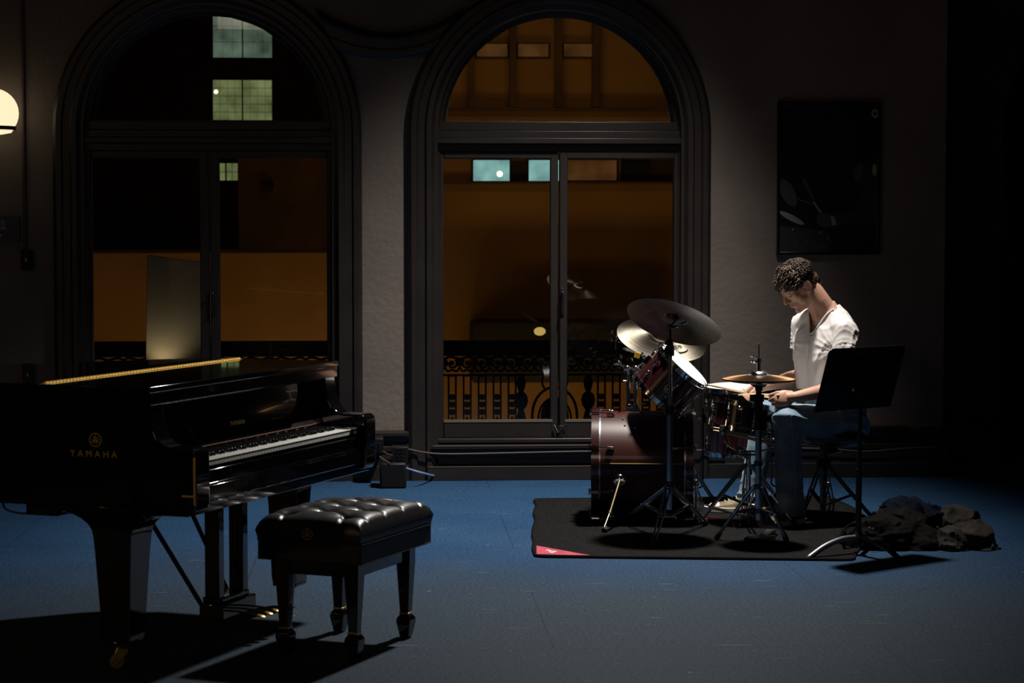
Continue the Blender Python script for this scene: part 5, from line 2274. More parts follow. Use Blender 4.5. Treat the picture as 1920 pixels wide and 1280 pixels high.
# desk
TL, TR_, BR, BLc = at(1558, 655, 9.74), at(1700, 647, 10.08), at(1668, 762, 10.14), at(1523, 773, 9.80)
cd = (TL + TR_ + BR + BLc) / 4
wd_ = ((TR_ - TL) + (BR - BLc)).normalized()
ud = ((TL - BLc) + (TR_ - BR))
ud = (ud - wd_ * ud.dot(wd_)).normalized()
W_ = ((TR_ - TL).length + (BR - BLc).length) / 2
H_ = ((TL - BLc).length + (TR_ - BR).length) / 2
nd_ = wd_.cross(ud)
FD = frame(cd, wd_, ud)
b = bm_new()
rc_ = .03
pts = []
for (cx_, cy_, a0) in ((W_ / 2 - rc_, H_ / 2 - rc_, 0), (-W_ / 2 + rc_, H_ / 2 - rc_, PI / 2)):
    for k in range(6):
        a = a0 + PI / 2 * k / 5
        pts.append((cx_ + rc_ * math.cos(a), cy_ + rc_ * math.sin(a)))
pts += [(-W_ / 2, -H_ / 2), (W_ / 2, -H_ / 2)]
prism(b, pts, lambda x, y: Vector((x, y, -.0015)), lambda x, y: Vector((x, y, .0015)))
# ledge on the far side, rolled rim
box(b, (.01, -H_ / 2 + .003, -.016), (W_ - .04, .003, .030))
box(b, (.01, -H_ / 2 + .008, -.031), (W_ - .04, .012, .003))
tube(b, [Vector((p[0], p[1], 0)) for p in pts[:12]], .0035, 6)
b.transform(FD)
dk = obj('desk', b, M['black_metal'], ms, bevel=.001)
b = bm_new()
box(b, (0, -.02, .012), (.045, .11, .02))
cyl(b, (0, -.045, .02), (0, -.045, .034), .011, .009)
b.transform(FD)
obj('tilt_bracket', b, M['black_metal'], ms, bevel=.002)
b = bm_new()
F2 = FD
ctr = Vector(((at(1611, 734, 9.9) - cd).dot(wd_), (at(1611, 734, 9.9) - cd).dot(ud), .004))
ball(b, ctr, (.011, .014, .008), seg=14)
b.transform(FD)
obj('tilt_knob', b, M['chrome_dull'], ms)
lettering('faint_lettering', 'SHAEFFER', .036, mat('faint_grey_stencil', (.06, .06, .07), .6), dk, ROOTM[ms.name].inverted() @ frame(FD @ Vector((-.01, H_ / 2 - .045, .0022)), wd_, ud), .0004, 1.15)
b = bm_new()
tube(b, [Vector((mb.x + .004, mb.y, zm(742))), FD @ Vector((0, -.045, .014))], .012)
obj('neck', b, M['black_metal'], ms)


# ------------------------------------------------------------------ clothes and bag on the floor
def crumple(name, pts, m, root=None, voxel=.009, seed=0, amp=.018, freq=9, label=None, cat=None, parent=None, ridge=.012, rf=14):
    """pile of overlapping lumps fused into one cloth surface, then creased"""
    bm = bm_new()
    for (c, r) in pts:
        ball(bm, c, r, seg=20, rings_=12)
    me = bpy.data.meshes.new('tmp')
    bm.to_mesh(me)
    bm.free()
    o = bpy.data.objects.new('tmp', me)
    COL.objects.link(o)
    rm = o.modifiers.new('r', 'REMESH')
    rm.mode = 'VOXEL'
    rm.voxel_size = voxel
    dg = bpy.context.evaluated_depsgraph_get()
    me2 = bpy.data.meshes.new_from_object(o.evaluated_get(dg))
    bpy.data.objects.remove(o)
    bm = bm_new()
    bm.from_mesh(me2)
    bmesh.ops.smooth_vert(bm, verts=bm.verts, factor=.5, use_axis_x=True, use_axis_y=True, use_axis_z=True)
    bm.normal_update()
    for v in bm.verts:
        p = v.co
        q = Vector((p.x * freq + seed, p.y * freq, p.z * freq * 1.3))
        w = Vector((noise.noise(q), noise.noise(q + Vector((9, 3, 1))), noise.noise(q + Vector((2, 8, 5)))))
        f = noise.noise(q * .5 + w * 1.2)
        r2 = 1 - abs(noise.noise(Vector((p.x * rf + seed * 2, p.y * rf * .6, p.z * rf)) + w * 1.5)) * 2
        r3 = 1 - abs(noise.noise(Vector((p.x * rf * .7 + seed + p.z * rf * .5, p.y * rf * .5, p.z * rf * .9)) + w * .6)) * 2.6
        v.co = p + v.normal * (f * amp + (r2 ** 3 if r2 > 0 else 0) * ridge * .9 + (r3 ** 2 if r3 > 0 else 0) * ridge * 1.1)
        if v.co.z < .004:
            v.co.z = .004
    o = obj(name, bm, m, parent, ang=50)
    if label:
        tag(o, label, cat)
    return o


def px_r(px, D=10.0):
    return px * D / FPX


def g3(x, y, D, rx, rz, ry):
    c = at(x, y, D)
    return (c, (px_r(rx, D), ry, px_r(rz, D)))


M['cloth_black'] = vary(mat('black_nylon', (.006, .006, .006), .9, spec=.04), (.0035, .0035, .0035), (.008, .0075, .0075), 14, bump=.3, bscale=120, bdist=.002)
M['cloth_brown'] = vary(mat('dark_grey_brown_jacket', (.02, .015, .015), .9, spec=.05), (.020, .0175, .0158), (.036, .032, .0285), 14, bump=.35, bscale=140, bdist=.002)
M['cloth_navy'] = vary(mat('navy_cotton', (.005, .007, .02), .9, spec=.04), (.0020, .0032, .0085), (.0040, .0062, .014), 14, bump=.35, bscale=140, bdist=.002)
crumple('backpack', [g3(1660, 1010, 10.25, 78, 42, .16), g3(1715, 1020, 10.25, 60, 36, .15), g3(1620, 1020, 10.3, 46, 32, .12), g3(1690, 975, 10.35, 56, 30, .12)], M['cloth_black'], seed=3, amp=.020, ridge=.010,
        label='slumped black backpack on the floor behind the music stand', cat='backpack')
bp_ = bpy.data.objects['backpack']
b = bm_new()
tube(b, smooth_path([at(1605, 1040, 10.12), at(1583, 1025, 10.1), at(1580, 1000, 10.12), at(1592, 985, 10.16), at(1612, 984, 10.2)], 6), .016, 8, flat=.35)
obj('strap', b, M['cloth_black'], bp_)
b = bm_new()
for (x, y) in ((1631, 990), (1637, 991), (1758, 988)):
    box(b, at(x, y, 10.08), (.012, .008, .009))
obj('buckle', b, M['chrome_dull'], bp_, bevel=.001)
crumple('navy_shirt', [g3(1700, 958, 10.42, 42, 20, .11), g3(1740, 968, 10.4, 30, 20, .10), g3(1675, 968, 10.4, 28, 14, .09)], M['cloth_navy'], seed=8, amp=.02, ridge=.014, rf=20,
        label='crumpled navy shirt on top of the black backpack', cat='shirt')
crumple('jacket', [g3(1790, 985, 10.38, 36, 32, .13), g3(1815, 1012, 10.28, 44, 34, .14), g3(1780, 1026, 10.2, 32, 28, .11), g3(1840, 1032, 10.2, 26, 22, .09)], M['cloth_brown'], seed=15, amp=.022, ridge=.016, rf=12, freq=7,
        label='crumpled grey brown jacket on the floor, outermost of the pile', cat='jacket')
jk_ = bpy.data.objects['jacket']
b = bm_new()
ball(b, at(1848, 1046, 10.2), (.055, .07, .032), seg=20)
obj('sleeve_cuff', b, M['cloth_black'], jk_)

# ------------------------------------------------------------------ the drummer
def cdir(x, d, z):
    """direction given in the camera frame (right, away, up)"""
    return (to_world(x, d, z) - to_world(0, 0, 0)).normalized()


def limb(bm, pts, rs, seg=20, flat=1.0):
    """tapering limb: dense tube through the joints with round ends"""
    pts = [Vector(p) for p in pts]
    P_, R_ = [], []
    for i in range(len(pts) - 1):
        n_ = 5
        for k in range(n_):
            t = k / n_
            P_.append(pts[i].lerp(pts[i + 1], t))
            R_.append(rs[i] * (1 - t) + rs[i + 1] * t)
    P_.append(pts[-1])
    R_.append(rs[-1])
    for i in range(len(pts) - 1):
        cyl(bm, pts[i], pts[i + 1], rs[i], rs[i + 1], seg)
    for p, r in zip(pts, rs):
        ball(bm, p, r, seg=seg, rings_=12)


def fuse(bm, voxel, smooth=3, factor=.5):
    me = bpy.data.meshes.new('tmp')
    bm.to_mesh(me)
    bm.free()
    o = bpy.data.objects.new('tmp', me)
    COL.objects.link(o)
    rm = o.modifiers.new('r', 'REMESH')
    rm.mode = 'VOXEL'
    rm.voxel_size = voxel
    if smooth:
        sm = o.modifiers.new('s', 'SMOOTH')
        sm.factor = factor
        sm.iterations = smooth
    dg = bpy.context.evaluated_depsgraph_get()
    me2 = bpy.data.meshes.new_from_object(o.evaluated_get(dg))
    bpy.data.objects.remove(o)
    bm2 = bm_new()
    bm2.from_mesh(me2)
    bm2.normal_update()
    return bm2


def skin_material():
    m = vary(mat('skin', (.52, .29, .20), .5), (.46, .24, .165), (.56, .33, .235), 9, bump=.12, bscale=300, bdist=.001)
    p = m.node_tree.nodes['Principled BSDF']
    p.inputs['Subsurface Weight'].default_value = .12
    p.inputs['Subsurface Radius'].default_value = (.6, .25, .12)
    p.inputs['Subsurface Scale'].default_value = .02
    return m


M['skin'] = skin_material()
M['tee'] = vary(mat('white_cotton', (.74, .71, .69), .85, sheen=.2), (.70, .67, .65), (.78, .75, .73), 10, bump=.15, bscale=260, bdist=.0015)
M['denim'] = vary(mat('faded_blue_denim', (.13, .22, .30), .8, sheen=.2), (.10, .18, .26), (.24, .35, .43), 9, 7, bump=.25, bscale=300, bdist=.0015)
M['denim_seam'] = mat('pale_denim_seam', (.34, .42, .48), .8)
M['hair'] = vary(mat('dark_brown_hair', (.030, .016, .010), .55, spec=.35), (.024, .013, .009), (.075, .045, .030), 40, stretch=(1, 1, 1))
M['brow'] = mat('dark_brow', (.035, .018, .012), .6)
M['lips'] = mat('lips', (.42, .17, .14), .5)
M['shoe'] = vary(mat('olive_brown_shoe', (.16, .12, .05), .6), (.12, .09, .04), (.20, .15, .07), 20)
M['sole'] = mat('off_white_rubber', (.62, .58, .46), .6)

# torso frame
SHL = at(1586, 624, 10.99)          # left shoulder (towards the camera)
SHR = at(1506, 609, 11.27)
latv = (SHL - SHR)
latv.z = 0
latv.normalize()                     # towards his left
frt = latv.cross(UPZ) * -1           # facing
if frt.dot(cdir(-1, 0, 0)) < 0:
    frt = -frt
DT_ = 11.13


def tc_(px, py):
    return at(px, py, DT_)


def section(bm, c, la, de, n=32, tilt=0.0, pw=2.3):
    row = []
    for i in range(n):
        a = 2 * PI * i / n
        ca, sa = math.cos(a), math.sin(a)
        x = math.copysign(abs(ca) ** (2 / pw), ca) * la
        y = math.copysign(abs(sa) ** (2 / pw), sa) * de
        row.append(bm.verts.new(c + latv * x + frt * y - UPZ * (y * tilt)))
    return row


def torso(bm, grow):
    S = [(1570, 812, .165, .125, 0), (1568, 785, .170, .128, 0), (1560, 745, .158, .118, .1), (1552, 705, .158, .110, .15), (1547, 665, .172, .116, .2), (1546, 635, .182, .112, .25), (1548, 615, .180, .098, .3), (1551, 602, .155, .084, .3), (1551, 590, .118, .074, .3), (1549, 579, .085, .066, .3), (1546, 568, .064, .060, .3)]
    rows = [section(bm, tc_(x, y), la + grow, de + grow, tilt=t) for x, y, la, de, t in S]
    skin(bm, rows)


# head frame
hy, hp = math.radians(22), math.radians(38)
fh = cdir(-math.cos(hy), -math.sin(hy), 0)
HF = (fh * math.cos(hp) - UPZ * math.sin(hp)).normalized()
HU = (fh * math.sin(hp) + UPZ * math.cos(hp)).normalized()
HL = HU.cross(HF)
HC = at(1494, 533, 11.10)
HR = Matrix((HF, HL, HU)).transposed()


def H(f, l, u):
    return HC + HF * f + HL * l + HU * u


bm = bm_new()
torso(bm, -.012)
# head
ball(bm, H(-.012, 0, .028), (.096, .076, .086), HR, 32, 20)
ball(bm, H(.020, 0, .000), (.072, .066, .085), HR, 32, 20)
ball(bm, H(.028, 0, -.048), (.056, .052, .066), HR, 28, 16)
for s in (-1, 1):
    limb(bm, [H(-.012, s * .056, -.045), H(-.002, s * .050, -.078), H(.045, s * .026, -.106), H(.072, 0, -.112)], [.018, .018, .017, .018], 14)
    ball(bm, H(.052, s * .044, -.030), (.022, .020, .024), HR, 16, 10)
    limb(bm, [H(.078, s * .010, .014), H(.079, s * .030, .018), H(.062, s * .052, .010)], [.012, .0115, .011], 12)
    ball(bm, H(.0735, s * .031, -.005), (.0135, .016, .011), HR, 16, 10)
    limb(bm, [H(.093, 0, -.030), H(.096, s * .010, -.043)], [.010, .0075], 10)
    ball(bm, H(.038, s * .042, -.062), (.026, .018, .030), HR, 14, 10)
    # ear
    ec = H(-.012, s * .078, -.016)
    Re = Matrix((HF, HL, HU)).transposed() @ Matrix.Rotation(-.15, 3, 'Y') @ Matrix.Rotation(s * -.35, 3, 'Z')
    ball(bm, ec, (.016, .005, .027), Re, 16, 12)
    rows = []
    for k in range(15):
        a = -1.9 + 4.4 * k / 14
        rows.append(ec + Re @ Vector((-.017 * math.cos(a) * 1.0, s * .005, .028 * math.sin(a))))
    tube(bm, rows, .0042, 8)
    ball(bm, ec + Re @ Vector((.006, s * .002, -.028)), (.008, .005, .009), Re, 10, 8)
ball(bm, H(.062, 0, .048), (.030, .050, .034), HR, 20, 14)
limb(bm, [H(.083, 0, .012), H(.094, 0, -.010), H(.110, 0, -.034)], [.010, .0095, .0105], 14)
ball(bm, H(.112, 0, -.037), (.010, .011, .009), HR, 14, 10)
ball(bm, H(.068, 0, -.070), (.026, .032, .028), HR, 18, 12)
ball(bm, H(.090, 0, -.0655), (.009, .021, .0055), HR, 14, 10)
ball(bm, H(.088, 0, -.0770), (.009, .018, .0065), HR, 14, 10)
ball(bm, H(.076, 0, -.112), (.016, .022, .014), HR, 14, 10)
# neck
limb(bm, [H(-.040, 0, -.040), at(1534, 566, 11.12), at(1544, 582, 11.13), at(1552, 612, 11.14)], [.064, .064, .068, .080], 24)
limb(bm, [at(1556, 586, 11.16), at(1580, 612, 11.03)], [.052, .055], 18)
limb(bm, [at(1544, 590, 11.16), at(1514, 604, 11.23)], [.045, .046], 18)
# collar bones and neck tendons
for s in (-1, 1):
    c0 = tc_(1549, 597) + frt * .088 + latv * s * .012
    limb(bm, [H(-.02, s * .052, -.06), c0 + UPZ * .004 - frt * .022], [.012, .012], 10)
# arms
ELL, WRL = at(1583, 726, 10.90), at(1491, 744, 10.79)
limb(bm, [SHL, SHL.lerp(ELL, .5), ELL, ELL.lerp(WRL, .35), WRL], [.056, .050, .041, .042, .027], 20)
ELR, WRR = at(1504, 704, 11.27), at(1434, 724, 11.13)
limb(bm, [SHR, SHR.lerp(ELR, .5), ELR, ELR.lerp(WRR, .35), WRR], [.052, .047, .040, .041, .026], 20)


def hand(bm, w, d, n, s, curls, thumb, sc_=1.0):
    """w wrist, d towards the knuckles, n palm side, s thumb side"""
    d, n, s = d.normalized(), n.normalized(), s.normalized()
    Rm = Matrix((d, s, n)).transposed()
    limb(bm, [w, w + d * .03], [.026, .028], 16)
    ball(bm, w + d * .050 * sc_, (.048 * sc_, .040 * sc_, .0175 * sc_), Rm, 20, 12)
    for i, off in enumerate((.030, .0105, -.0095, -.0285)):
        k0 = w + d * (.082 - .006 * abs(i - 1)) * sc_ + s * off * sc_
        limb(bm, [w + d * .035 + s * off * .6, k0], [.014, .0115], 12)
        L_ = [(.042, .027, .021), (.046, .030, .022), (.043, .027, .021), (.034, .021, .018)][i]
        p = k0
        ch = [p]
        for L1, a in zip(L_, curls[i]):
            a = math.radians(a)
            p = p + (d * math.cos(a) + n * math.sin(a)) * L1 * sc_
            ch.append(p)
        limb(bm, ch, [.0108, .0098, .0088, .0076], 12)
    limb(bm, [w + d * .018 + s * .022 + n * .006] + [w + d * a + s * b_ + n * c for a, b_, c in thumb], [.0165, .0135, .0105, .0088], 12)
    ball(bm, w + d * .035 + s * .026 + n * .008, (.026, .016, .015), Rm, 14, 10)


# left fist, thumb uppermost, back of the hand to the camera
dL, nL = cdir(-1, -.10, -.12), cdir(-.10, .93, -.36)
nL = (nL - dL * nL.dot(dL)).normalized()
sL = nL.cross(dL)
if sL.z < 0:
    sL = -sL
hand(bm, WRL, dL, nL, sL, [(42, 118, 190), (52, 130, 205), (58, 138, 212), (62, 140, 215)], [(.060, .036, .020), (.092, .034, .028), (.112, .026, .030)], 1.12)
# right hand, palm down, thumb towards the camera
dR, nR = cdir(-1, -.05, -.16), cdir(0, -.35, -.94)
nR = (nR - dR * nR.dot(dR)).normalized()
sR = dR.cross(nR)
if sR.dot(cdir(0, -1, 0)) < 0:
    sR = -sR
hand(bm, WRR, dR, nR, sR, [(30, 100, 165), (42, 120, 190), (50, 130, 200), (55, 135, 205)], [(.050, .036, .022), (.078, .030, .032), (.098, .018, .034)])
# legs under the jeans
HPL, KNL, ANL = at(1582, 792, 11.05), at(1475, 785, 10.80), at(1482, 962, 10.93)
HPR, KNR, ANR = at(1552, 792, 11.28), at(1436, 775, 11.42), at(1404, 944, 11.40)
limb(bm, [HPL, HPL.lerp(KNL, .5), KNL, KNL.lerp(ANL, .3), ANL], [.082, .068, .050, .048, .034], 18)
limb(bm, [HPR, HPR.lerp(KNR, .5), KNR, KNR.lerp(ANR, .3), ANR], [.082, .068, .050, .048, .034], 18)
for an, tz in ((ANL, cdir(-.80, -.60, 0)), (ANR, cdir(-1, .05, 0))):
    limb(bm, [an, Vector((an.x, an.y, .055)), Vector((an.x, an.y, .045)) + tz * .13], [.034, .034, .024], 14)
bm = fuse(bm, .0042, 2, .45)
person = obj('person', bm, M['skin'], None, ang=180)
tag(person, 'person seated at the drums in white v-neck shirt and jeans, looking down, holding drumsticks', 'person')
PMW = Matrix.Identity(4)

# ---- brows, lips, eyelids
bm = bm_new()
for s in (-1, 1):
    tube(bm, smooth_path([H(.0895, s * .012, .0195), H(.0905, s * .026, .0255), H(.080, s * .044, .022), H(.070, s * .052, .016)], 4), [.0028] * 4 + [.0034] * 5 + [.002] * 4, 8)
obj('eyebrow', bm, M['brow'], person).name = 'eyebrows'
bm = bm_new()
for s in (-1, 1):
    pts = []
    for k in range(9):
        a = -1.15 + 2.3 * k / 8
        pts.append(H(.0755 + .0125 * math.cos(a) * 1.0, s * .031 + .0155 * math.sin(a), -.0125 - .001 * math.cos(a)))
    tube(bm, pts, .0014, 6)
obj('eyelashes', bm, M['brow'], person)
bm = bm_new()
ball(bm, H(.0920, 0, -.0668), (.0085, .0200, .0042), HR, 16, 10)
ball(bm, H(.0895, 0, -.0765), (.0090, .0175, .0052), HR, 16, 10)
obj('mouth', bm, M['lips'], person)

# ---- hair: cap plus wavy locks
rnd = random.Random(11)
bm = bm_new()
ball(bm, H(-.020, 0, .036), (.100, .082, .086), HR, 32, 20)
ball(bm, H(-.050, 0, -.012), (.060, .068, .062), HR, 28, 16)
limb(bm, [H(-.066, 0, -.03), H(-.068, 0, -.060), H(-.066, 0, -.090)], [.056, .051, .040], 18)
for s in (-1, 1):
    limb(bm, [H(.028, s * .066, .03), H(.016, s * .072, .002)], [.014, .007], 10)
bm = fuse(bm, .006, 1)
from mathutils.bvhtree import BVHTree
capb = BVHTree.FromBMesh(bm)


def hair_line(p):
    """True where hair grows, p in head coordinates (f, l, u)"""
    f, l, u = p
    if f > .0:
        return u > .036 + f * .35 - (.0 if abs(l) < .05 else .030)
    if f > -.035:
        return u > .004
    return u > -.118


out = []
tries = 0
NF = 2300
while tries < NF:
    tries += 1
    z = max(-1, min(1, 1 - 2 * (tries - .5) / NF + rnd.uniform(-.01, .01)))
    a = tries * 2.399963 + rnd.uniform(-.05, .05)
    d = Vector((math.sqrt(1 - z * z) * math.cos(a), math.sqrt(1 - z * z) * math.sin(a), z))
    o_ = HC + HR @ Vector((-.02, 0, .02))
    hit, nn, idx, dist = capb.find_nearest(o_ + (HR @ d) * .12)
    if hit is None:
        continue
    loc = HR.inverted() @ (hit - HC)
    if not hair_line(loc):
        continue
    out.append((hit, nn.normalized(), loc))
for hit, nn, loc in out:
    # flow: from the crown forward and down
    front_ = loc.x > -.01 and loc.z > .02
    flow = HF * (1.0 if front_ else -.15) - HU * (.35 if front_ else 1.0) + HL * rnd.uniform(-.7, .7)
    flow = (flow - nn * flow.dot(nn)).normalized()
    sd = nn.cross(flow)
    L_ = rnd.uniform(.024, .040) * (1.35 if front_ and loc.x > .03 else 1.2 if front_ else .62)
    lift = rnd.uniform(.25, .75) * (1.0 if front_ or loc.z > .05 else .3)
    amp = rnd.uniform(.003, .009)
    ph = rnd.uniform(0, 6)
    pts, rs = [], []
    for k in range(6):
        t = k / 5
        pts.append(hit - nn * .004 + flow * (L_ * t) + nn * (lift * L_ * math.sin(t * 2.3) * .75) + sd * (amp * math.sin(ph + t * 4.5) - amp * math.sin(ph)))
        rs.append(.0043 * (1 - t ** 2 * .85) * rnd.uniform(.85, 1.1))
    tube(bm, pts, rs, 6, flat=.7)
obj('hair', bm, M['hair'], person, ang=180)

# ---- shirt
bm = bm_new()
torso(bm, .004)
bm.verts.ensure_lookup_table()
# drape: blouse over the waist, and sleeves
rows = [section(bm, tc_(x, y), la, de, tilt=t) for x, y, la, de, t in ((1556, 738, .172, .134, .1), (1554, 722, .182, .140, .1), (1550, 700, .180, .134, .15), (1546, 665, .186, .128, .2), (1547, 635, .186, .116, .25))]
skin(bm, rows)
limb(bm, [at(1552, 598, 11.14), SHL + UPZ * .008, SHL.lerp(ELL, .30), SHL.lerp(ELL, .56)], [.070, .066, .066, .068], 24)
limb(bm, [at(1546, 592, 11.15), at(1520, 598, 11.22), SHR + UPZ * .006, SHR.lerp(ELR, .30), SHR.lerp(ELR, .5)], [.066, .060, .061, .060, .062], 24)
bm = fuse(bm, .0068, 5, .5)
sb = BVHTree.FromBMesh(bm)
ncen = tc_(1548, 590)
zap = tc_(1513, 627).z
ztop = tc_(1548, 578).z
hem = tc_(1550, 730).z


def tor(p):
    d = p - tc_(1549, 640)
    return d.dot(latv), d.dot(frt)


# creases
for v in bm.verts:
    p = v.co
    l, f = tor(p)
    h = p.z
    q = Vector((l * 16 + noise.noise(Vector((l * 5, f * 5, h * 5))) * 1.8, f * 16, h * 3.2))
    w = 1 - abs(noise.noise(q)) * 2.2
    a1 = max(0, w) ** 2 * .0055
    # folds radiating from the armpit
    sh_ = SHL if l > 0 else SHR
    rr = (p - (sh_ - UPZ * .09 + frt * .05))
    ang_ = math.atan2(rr.dot(UPZ), rr.dot(frt) + abs(rr.dot(latv)))
    w2 = 1 - abs(noise.noise(Vector((ang_ * 3.4, rr.length * 3, 3.7 if l > 0 else 8.1)))) * 2.4
    a2 = max(0, w2) ** 2 * .0065 * math.exp(-(rr.length / .17) ** 2)
    lowf = noise.noise(Vector((l * 7, f * 7, h * 6 + 4))) * .006
    v.co = p + v.normal * (a1 + a2 + lowf - .002)
# cut hem, sleeve ends and the neckline
kill = []
for v in bm.verts:
    p = v.co
    l, f = tor(p)
    d = p - ncen
    rad = math.hypot(d.dot(latv), d.dot(frt) * .95)
    if p.z > tc_(1548, 581).z + (.010 if f < 0 else 0) and rad < .072:
        kill.append(v)
        continue
    if f > 0 and p.z > zap:
        hwid = .004 + .078 * ((p.z - zap) / (ztop - zap)) ** .9
        if abs(l) < hwid:
            kill.append(v)
            continue
bmesh.ops.delete(bm, geom=kill, context='VERTS')
bmesh.ops.bisect_plane(bm, geom=bm.verts[:] + bm.edges[:] + bm.faces[:], plane_co=Vector((0, 0, hem)), plane_no=Vector((.06, .02, -1)) + Vector((0, 0, 0)), clear_outer=True) if False else None
hp_ = tc_(1550, 731)
bmesh.ops.bisect_plane(bm, geom=bm.verts[:] + bm.edges[:] + bm.faces[:], plane_co=hp_, plane_no=(-UPZ + frt * .05).normalized(), clear_outer=True)
for (S_, E_, fr) in ((SHL, ELL, .52), (SHR, ELR, .47)):
    ax_ = (E_ - S_)
    an_ = ax_.normalized()
    fs = []
    for f_ in bm.faces:
        p = f_.calc_center_median()
        t = (p - S_).dot(ax_) / ax_.length_squared
        if .25 < t < 1.0 and ((p - S_) - ax_ * t).length < .085 and abs(tor(p)[0]) > .10:
            fs.append(f_)
    es = set(e for f_ in fs for e in f_.edges)
    vs = set(v for f_ in fs for v in f_.verts)
    bmesh.ops.bisect_plane(bm, geom=list(vs) + list(es) + fs, plane_co=S_ + ax_ * fr, plane_no=an_, clear_outer=False)
    dead = [f_ for f_ in bm.faces if (f_.calc_center_median() - S_ - ax_ * fr).dot(an_) > 0 and ((f_.calc_center_median() - S_) - ax_ * ((f_.calc_center_median() - S_).dot(ax_) / ax_.length_squared)).length < .080 and abs(tor(f_.calc_center_median())[0]) > .135]
    bmesh.ops.delete(bm, geom=dead, context='FACES')
for it in range(6):
    new = {}
    for v in bm.verts:
        be = [e for e in v.link_edges if len(e.link_faces) == 1]
        if len(be) == 2:
            new[v] = (v.co * 2 + be[0].other_vert(v).co + be[1].other_vert(v).co) / 4
    for v, c in new.items():
        v.co = c
tee = obj('t_shirt', bm, M['tee'], person, ang=180)
sd_ = tee.modifiers.new('thick', 'SOLIDIFY')
sd_.thickness = .003
sd_.offset = -1
# neck band along the v
bm = bm_new()
band = []
for k in range(-14, 15):
    t = abs(k) / 14
    s = 1 if k > 0 else -1
    z = zap + (ztop - zap) * t * .96
    l = s * (.004 + .078 * max(0, (z - zap) / (ztop - zap)) ** .9) if k else 0
    q = tc_(1549, 640) + latv * l + frt * .3
    q.z = z
    hit, nn, i_, dist = sb.ray_cast(q, -frt)
    if hit is not None:
        band.append(hit + nn * .003)
band = [band[0]] + [(band[i - 1] + band[i] * 2 + band[i + 1]) / 4 for i in range(1, len(band) - 1)] + [band[-1]]
back_ = []
for k in range(0, 11):
    a = PI * (.30 + 1.0 * k / 10 * .7 * 2) if False else None
a0 = band[-1]
a1 = band[0]
nb = []
for k in range(1, 12):
    t = k / 12
    ang_ = t * PI
    p = ncen + latv * (.068 * math.cos(ang_)) - frt * (.066 * math.sin(ang_)) + UPZ * (.030 + .010 * math.sin(ang_))
    nb.append(p)
tube(bm, band + [p for p in nb] + [band[0]], .0048, 8)
obj('neck_band', bm, M['tee'], tee)

# ---- jeans
bm = bm_new()
rows = [section(bm, tc_(x, y), la, de) for x, y, la, de in ((1572, 810, .165, .13), (1572, 800, .178, .142), (1570, 780, .176, .138), (1563, 752, .166, .128), (1560, 740, .162, .124))]
skin(bm, rows)
limb(bm, [HPL, HPL.lerp(KNL, .5), KNL, KNL.lerp(ANL, .25), KNL.lerp(ANL, .6), ANL + UPZ * .0], [.098, .087, .070, .069, .069, .073], 26)
limb(bm, [HPR, HPR.lerp(KNR, .5), KNR, KNR.lerp(ANR, .25), KNR.lerp(ANR, .6), ANR], [.098, .087, .070, .068, .066, .066], 26)
bm = fuse(bm, .007, 3, .5)
for v in bm.verts:
    p = v.co
    w = 1 - abs(noise.noise(Vector((p.x * 8 + p.z * 6, p.y * 8, p.z * 19)))) * 2.3
    kn = max(math.exp(-((p - KNL).length / .11) ** 2), math.exp(-((p - KNR).length / .11) ** 2), math.exp(-((p - HPL).length / .13) ** 2), math.exp(-((p.z - .09) / .07) ** 2))
    v.co = p + v.normal * (max(0, w) ** 2 * .008 * (.3 + kn) + noise.noise(p * 6) * .004)
kill = [v for v in bm.verts if v.co.z < .058]
bmesh.ops.delete(bm, geom=kill, context='VERTS')
jb = BVHTree.FromBMesh(bm)
jeans = obj('jeans', bm, M['denim'], person, ang=180)
bm = bm_new()
seam = []
for k in range(22):
    t = k / 21
    q = (HPL.lerp(KNL, t / .55) if t < .55 else KNL.lerp(ANL, (t - .55) / .45))
    tgt = q + cdir(0, -1, .15 if t < .55 else 0) * .2 + (cdir(.12, 0, 0) * 0 if t < .55 else cdir(1, 0, 0) * .05)
    hit, nn, i_, dist = jb.find_nearest(tgt)
    seam.append(hit + nn * .001)
seam = [seam[0]] + [(seam[i - 1] + seam[i] + seam[i + 1]) / 3 for i in range(1, len(seam) - 1)] + [seam[-1]]
tube(bm, smooth_path(seam, 3), .0022, 6)
obj('side_seam', bm, M['denim_seam'], jeans)


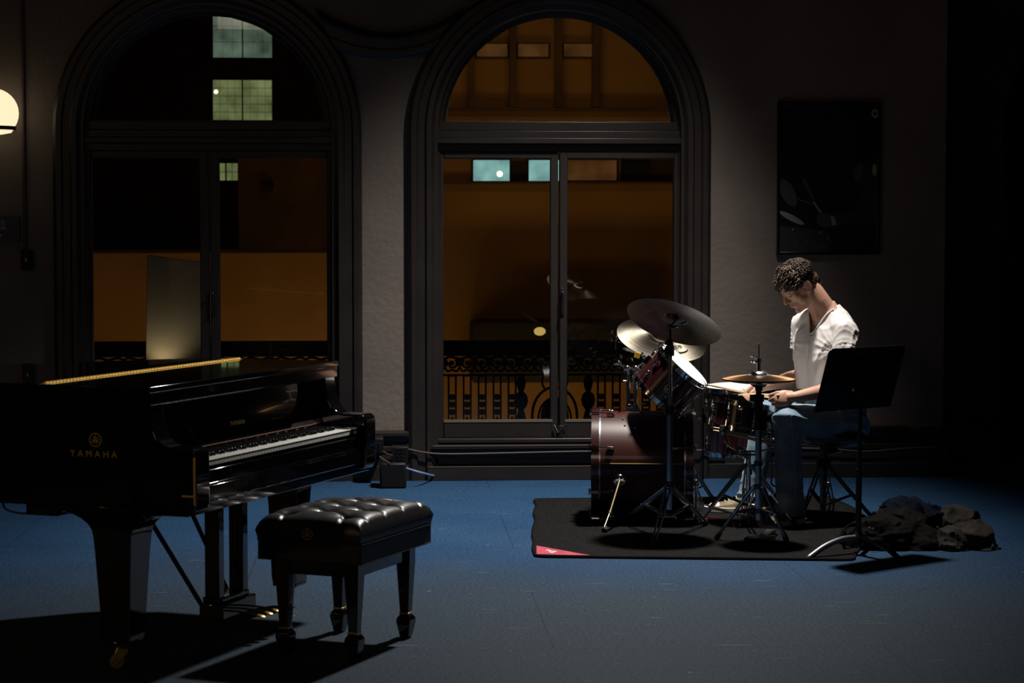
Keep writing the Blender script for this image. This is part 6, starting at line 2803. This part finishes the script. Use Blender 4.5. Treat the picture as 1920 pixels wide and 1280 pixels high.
def shoe(an, d, label=None):
    d = d.normalized()
    s = Vector((-d.y, d.x, 0))
    Rm = Matrix((d, s, UPZ)).transposed()
    base = Vector((an.x, an.y, 0))
    bm = bm_new()
    zf_ = RT + .004
    rows = []
    prof = [(-.085, .022, .085), (-.075, .034, .095), (-.03, .037, .098), (.02, .038, .090), (.07, .044, .070), (.12, .050, .056), (.165, .046, .048), (.195, .034, .038), (.208, .014, .026)]
    for (f, w, h) in prof:
        row = []
        for k in range(16):
            a = 2 * PI * k / 16
            c_, s_ = math.cos(a), math.sin(a)
            z = zf_ + .016 + max(0, s_) ** .8 * (h - .016) if s_ > 0 else zf_ + .016
            row.append(bm.verts.new(base + d * f + s * (w * c_) + UPZ * z))
        rows.append(row)
    skin(bm, rows)
    sh = obj('shoe', bm, M['shoe'], person, ang=60)
    if label:
        sh['label'] = label
    bm = bm_new()
    pl = []
    for (f, w) in ((-.092, .018), (-.082, .036), (-.03, .041), (.02, .042), (.07, .048), (.12, .054), (.165, .051), (.20, .038), (.216, .016)):
        pl.append((f, w))
    poly = pl + [(f, -w) for f, w in reversed(pl)]
    prism(bm, poly, lambda x, y: base + d * x + s * y + UPZ * (zf_ - .002), lambda x, y: base + d * x + s * y + UPZ * (zf_ + .024))
    ball(bm, base + d * .172 + UPZ * (zf_ + .026), (.044, .046, .024), Rm, 16, 10)
    obj('sole', bm, M['sole'], sh, bevel=.003)
    bm = bm_new()
    for k in range(5):
        f = .045 + k * .020
        z = zf_ + .082 - k * .007
        tube(bm, [base + d * f + s * -.020 + UPZ * (z - .006), base + d * (f + .004) + UPZ * (z + .006), base + d * f + s * .020 + UPZ * (z - .006)], .0022, 6)
    obj('laces', bm, M['sole'], sh)
    return sh


shoe(ANL, cdir(-.80, -.60, 0))
shoe(ANR, cdir(-1, .05, 0))

# ---- drumsticks in his hands


def stick(p0, p1, label):
    """p0 butt, p1 tip"""
    bm = bm_new()
    d = p1 - p0
    tube(bm, [p0, p0 + d * .008, p0 + d * .02, p0 + d * .70, p0 + d * .93, p0 + d * .955, p0 + d * .97, p0 + d * .99, p1],
         [.004, .0066, .0073, .0073, .0040, .0035, .0055, .0055, .002], 14)
    return tag(obj('drumstick', bm, M['stick']), label, 'drumstick')


kR = WRR + dR * .090 + nR * .024 + sR * .012
tipR = at(1323, 720, 11.20)
dirR = (tipR - kR).normalized()
stick(kR - dirR * .12, kR + dirR * .29, 'drumstick pointing out over the white drum head from the far hand')
kL = WRL + dL * .100 + nL * .020 + sL * .030
buttL = kL - cdir(-.40, .90, -.02) * .045
stick(buttL, buttL + cdir(-.40, .90, -.06) * .405, 'drumstick held end-on in the nearer fist')
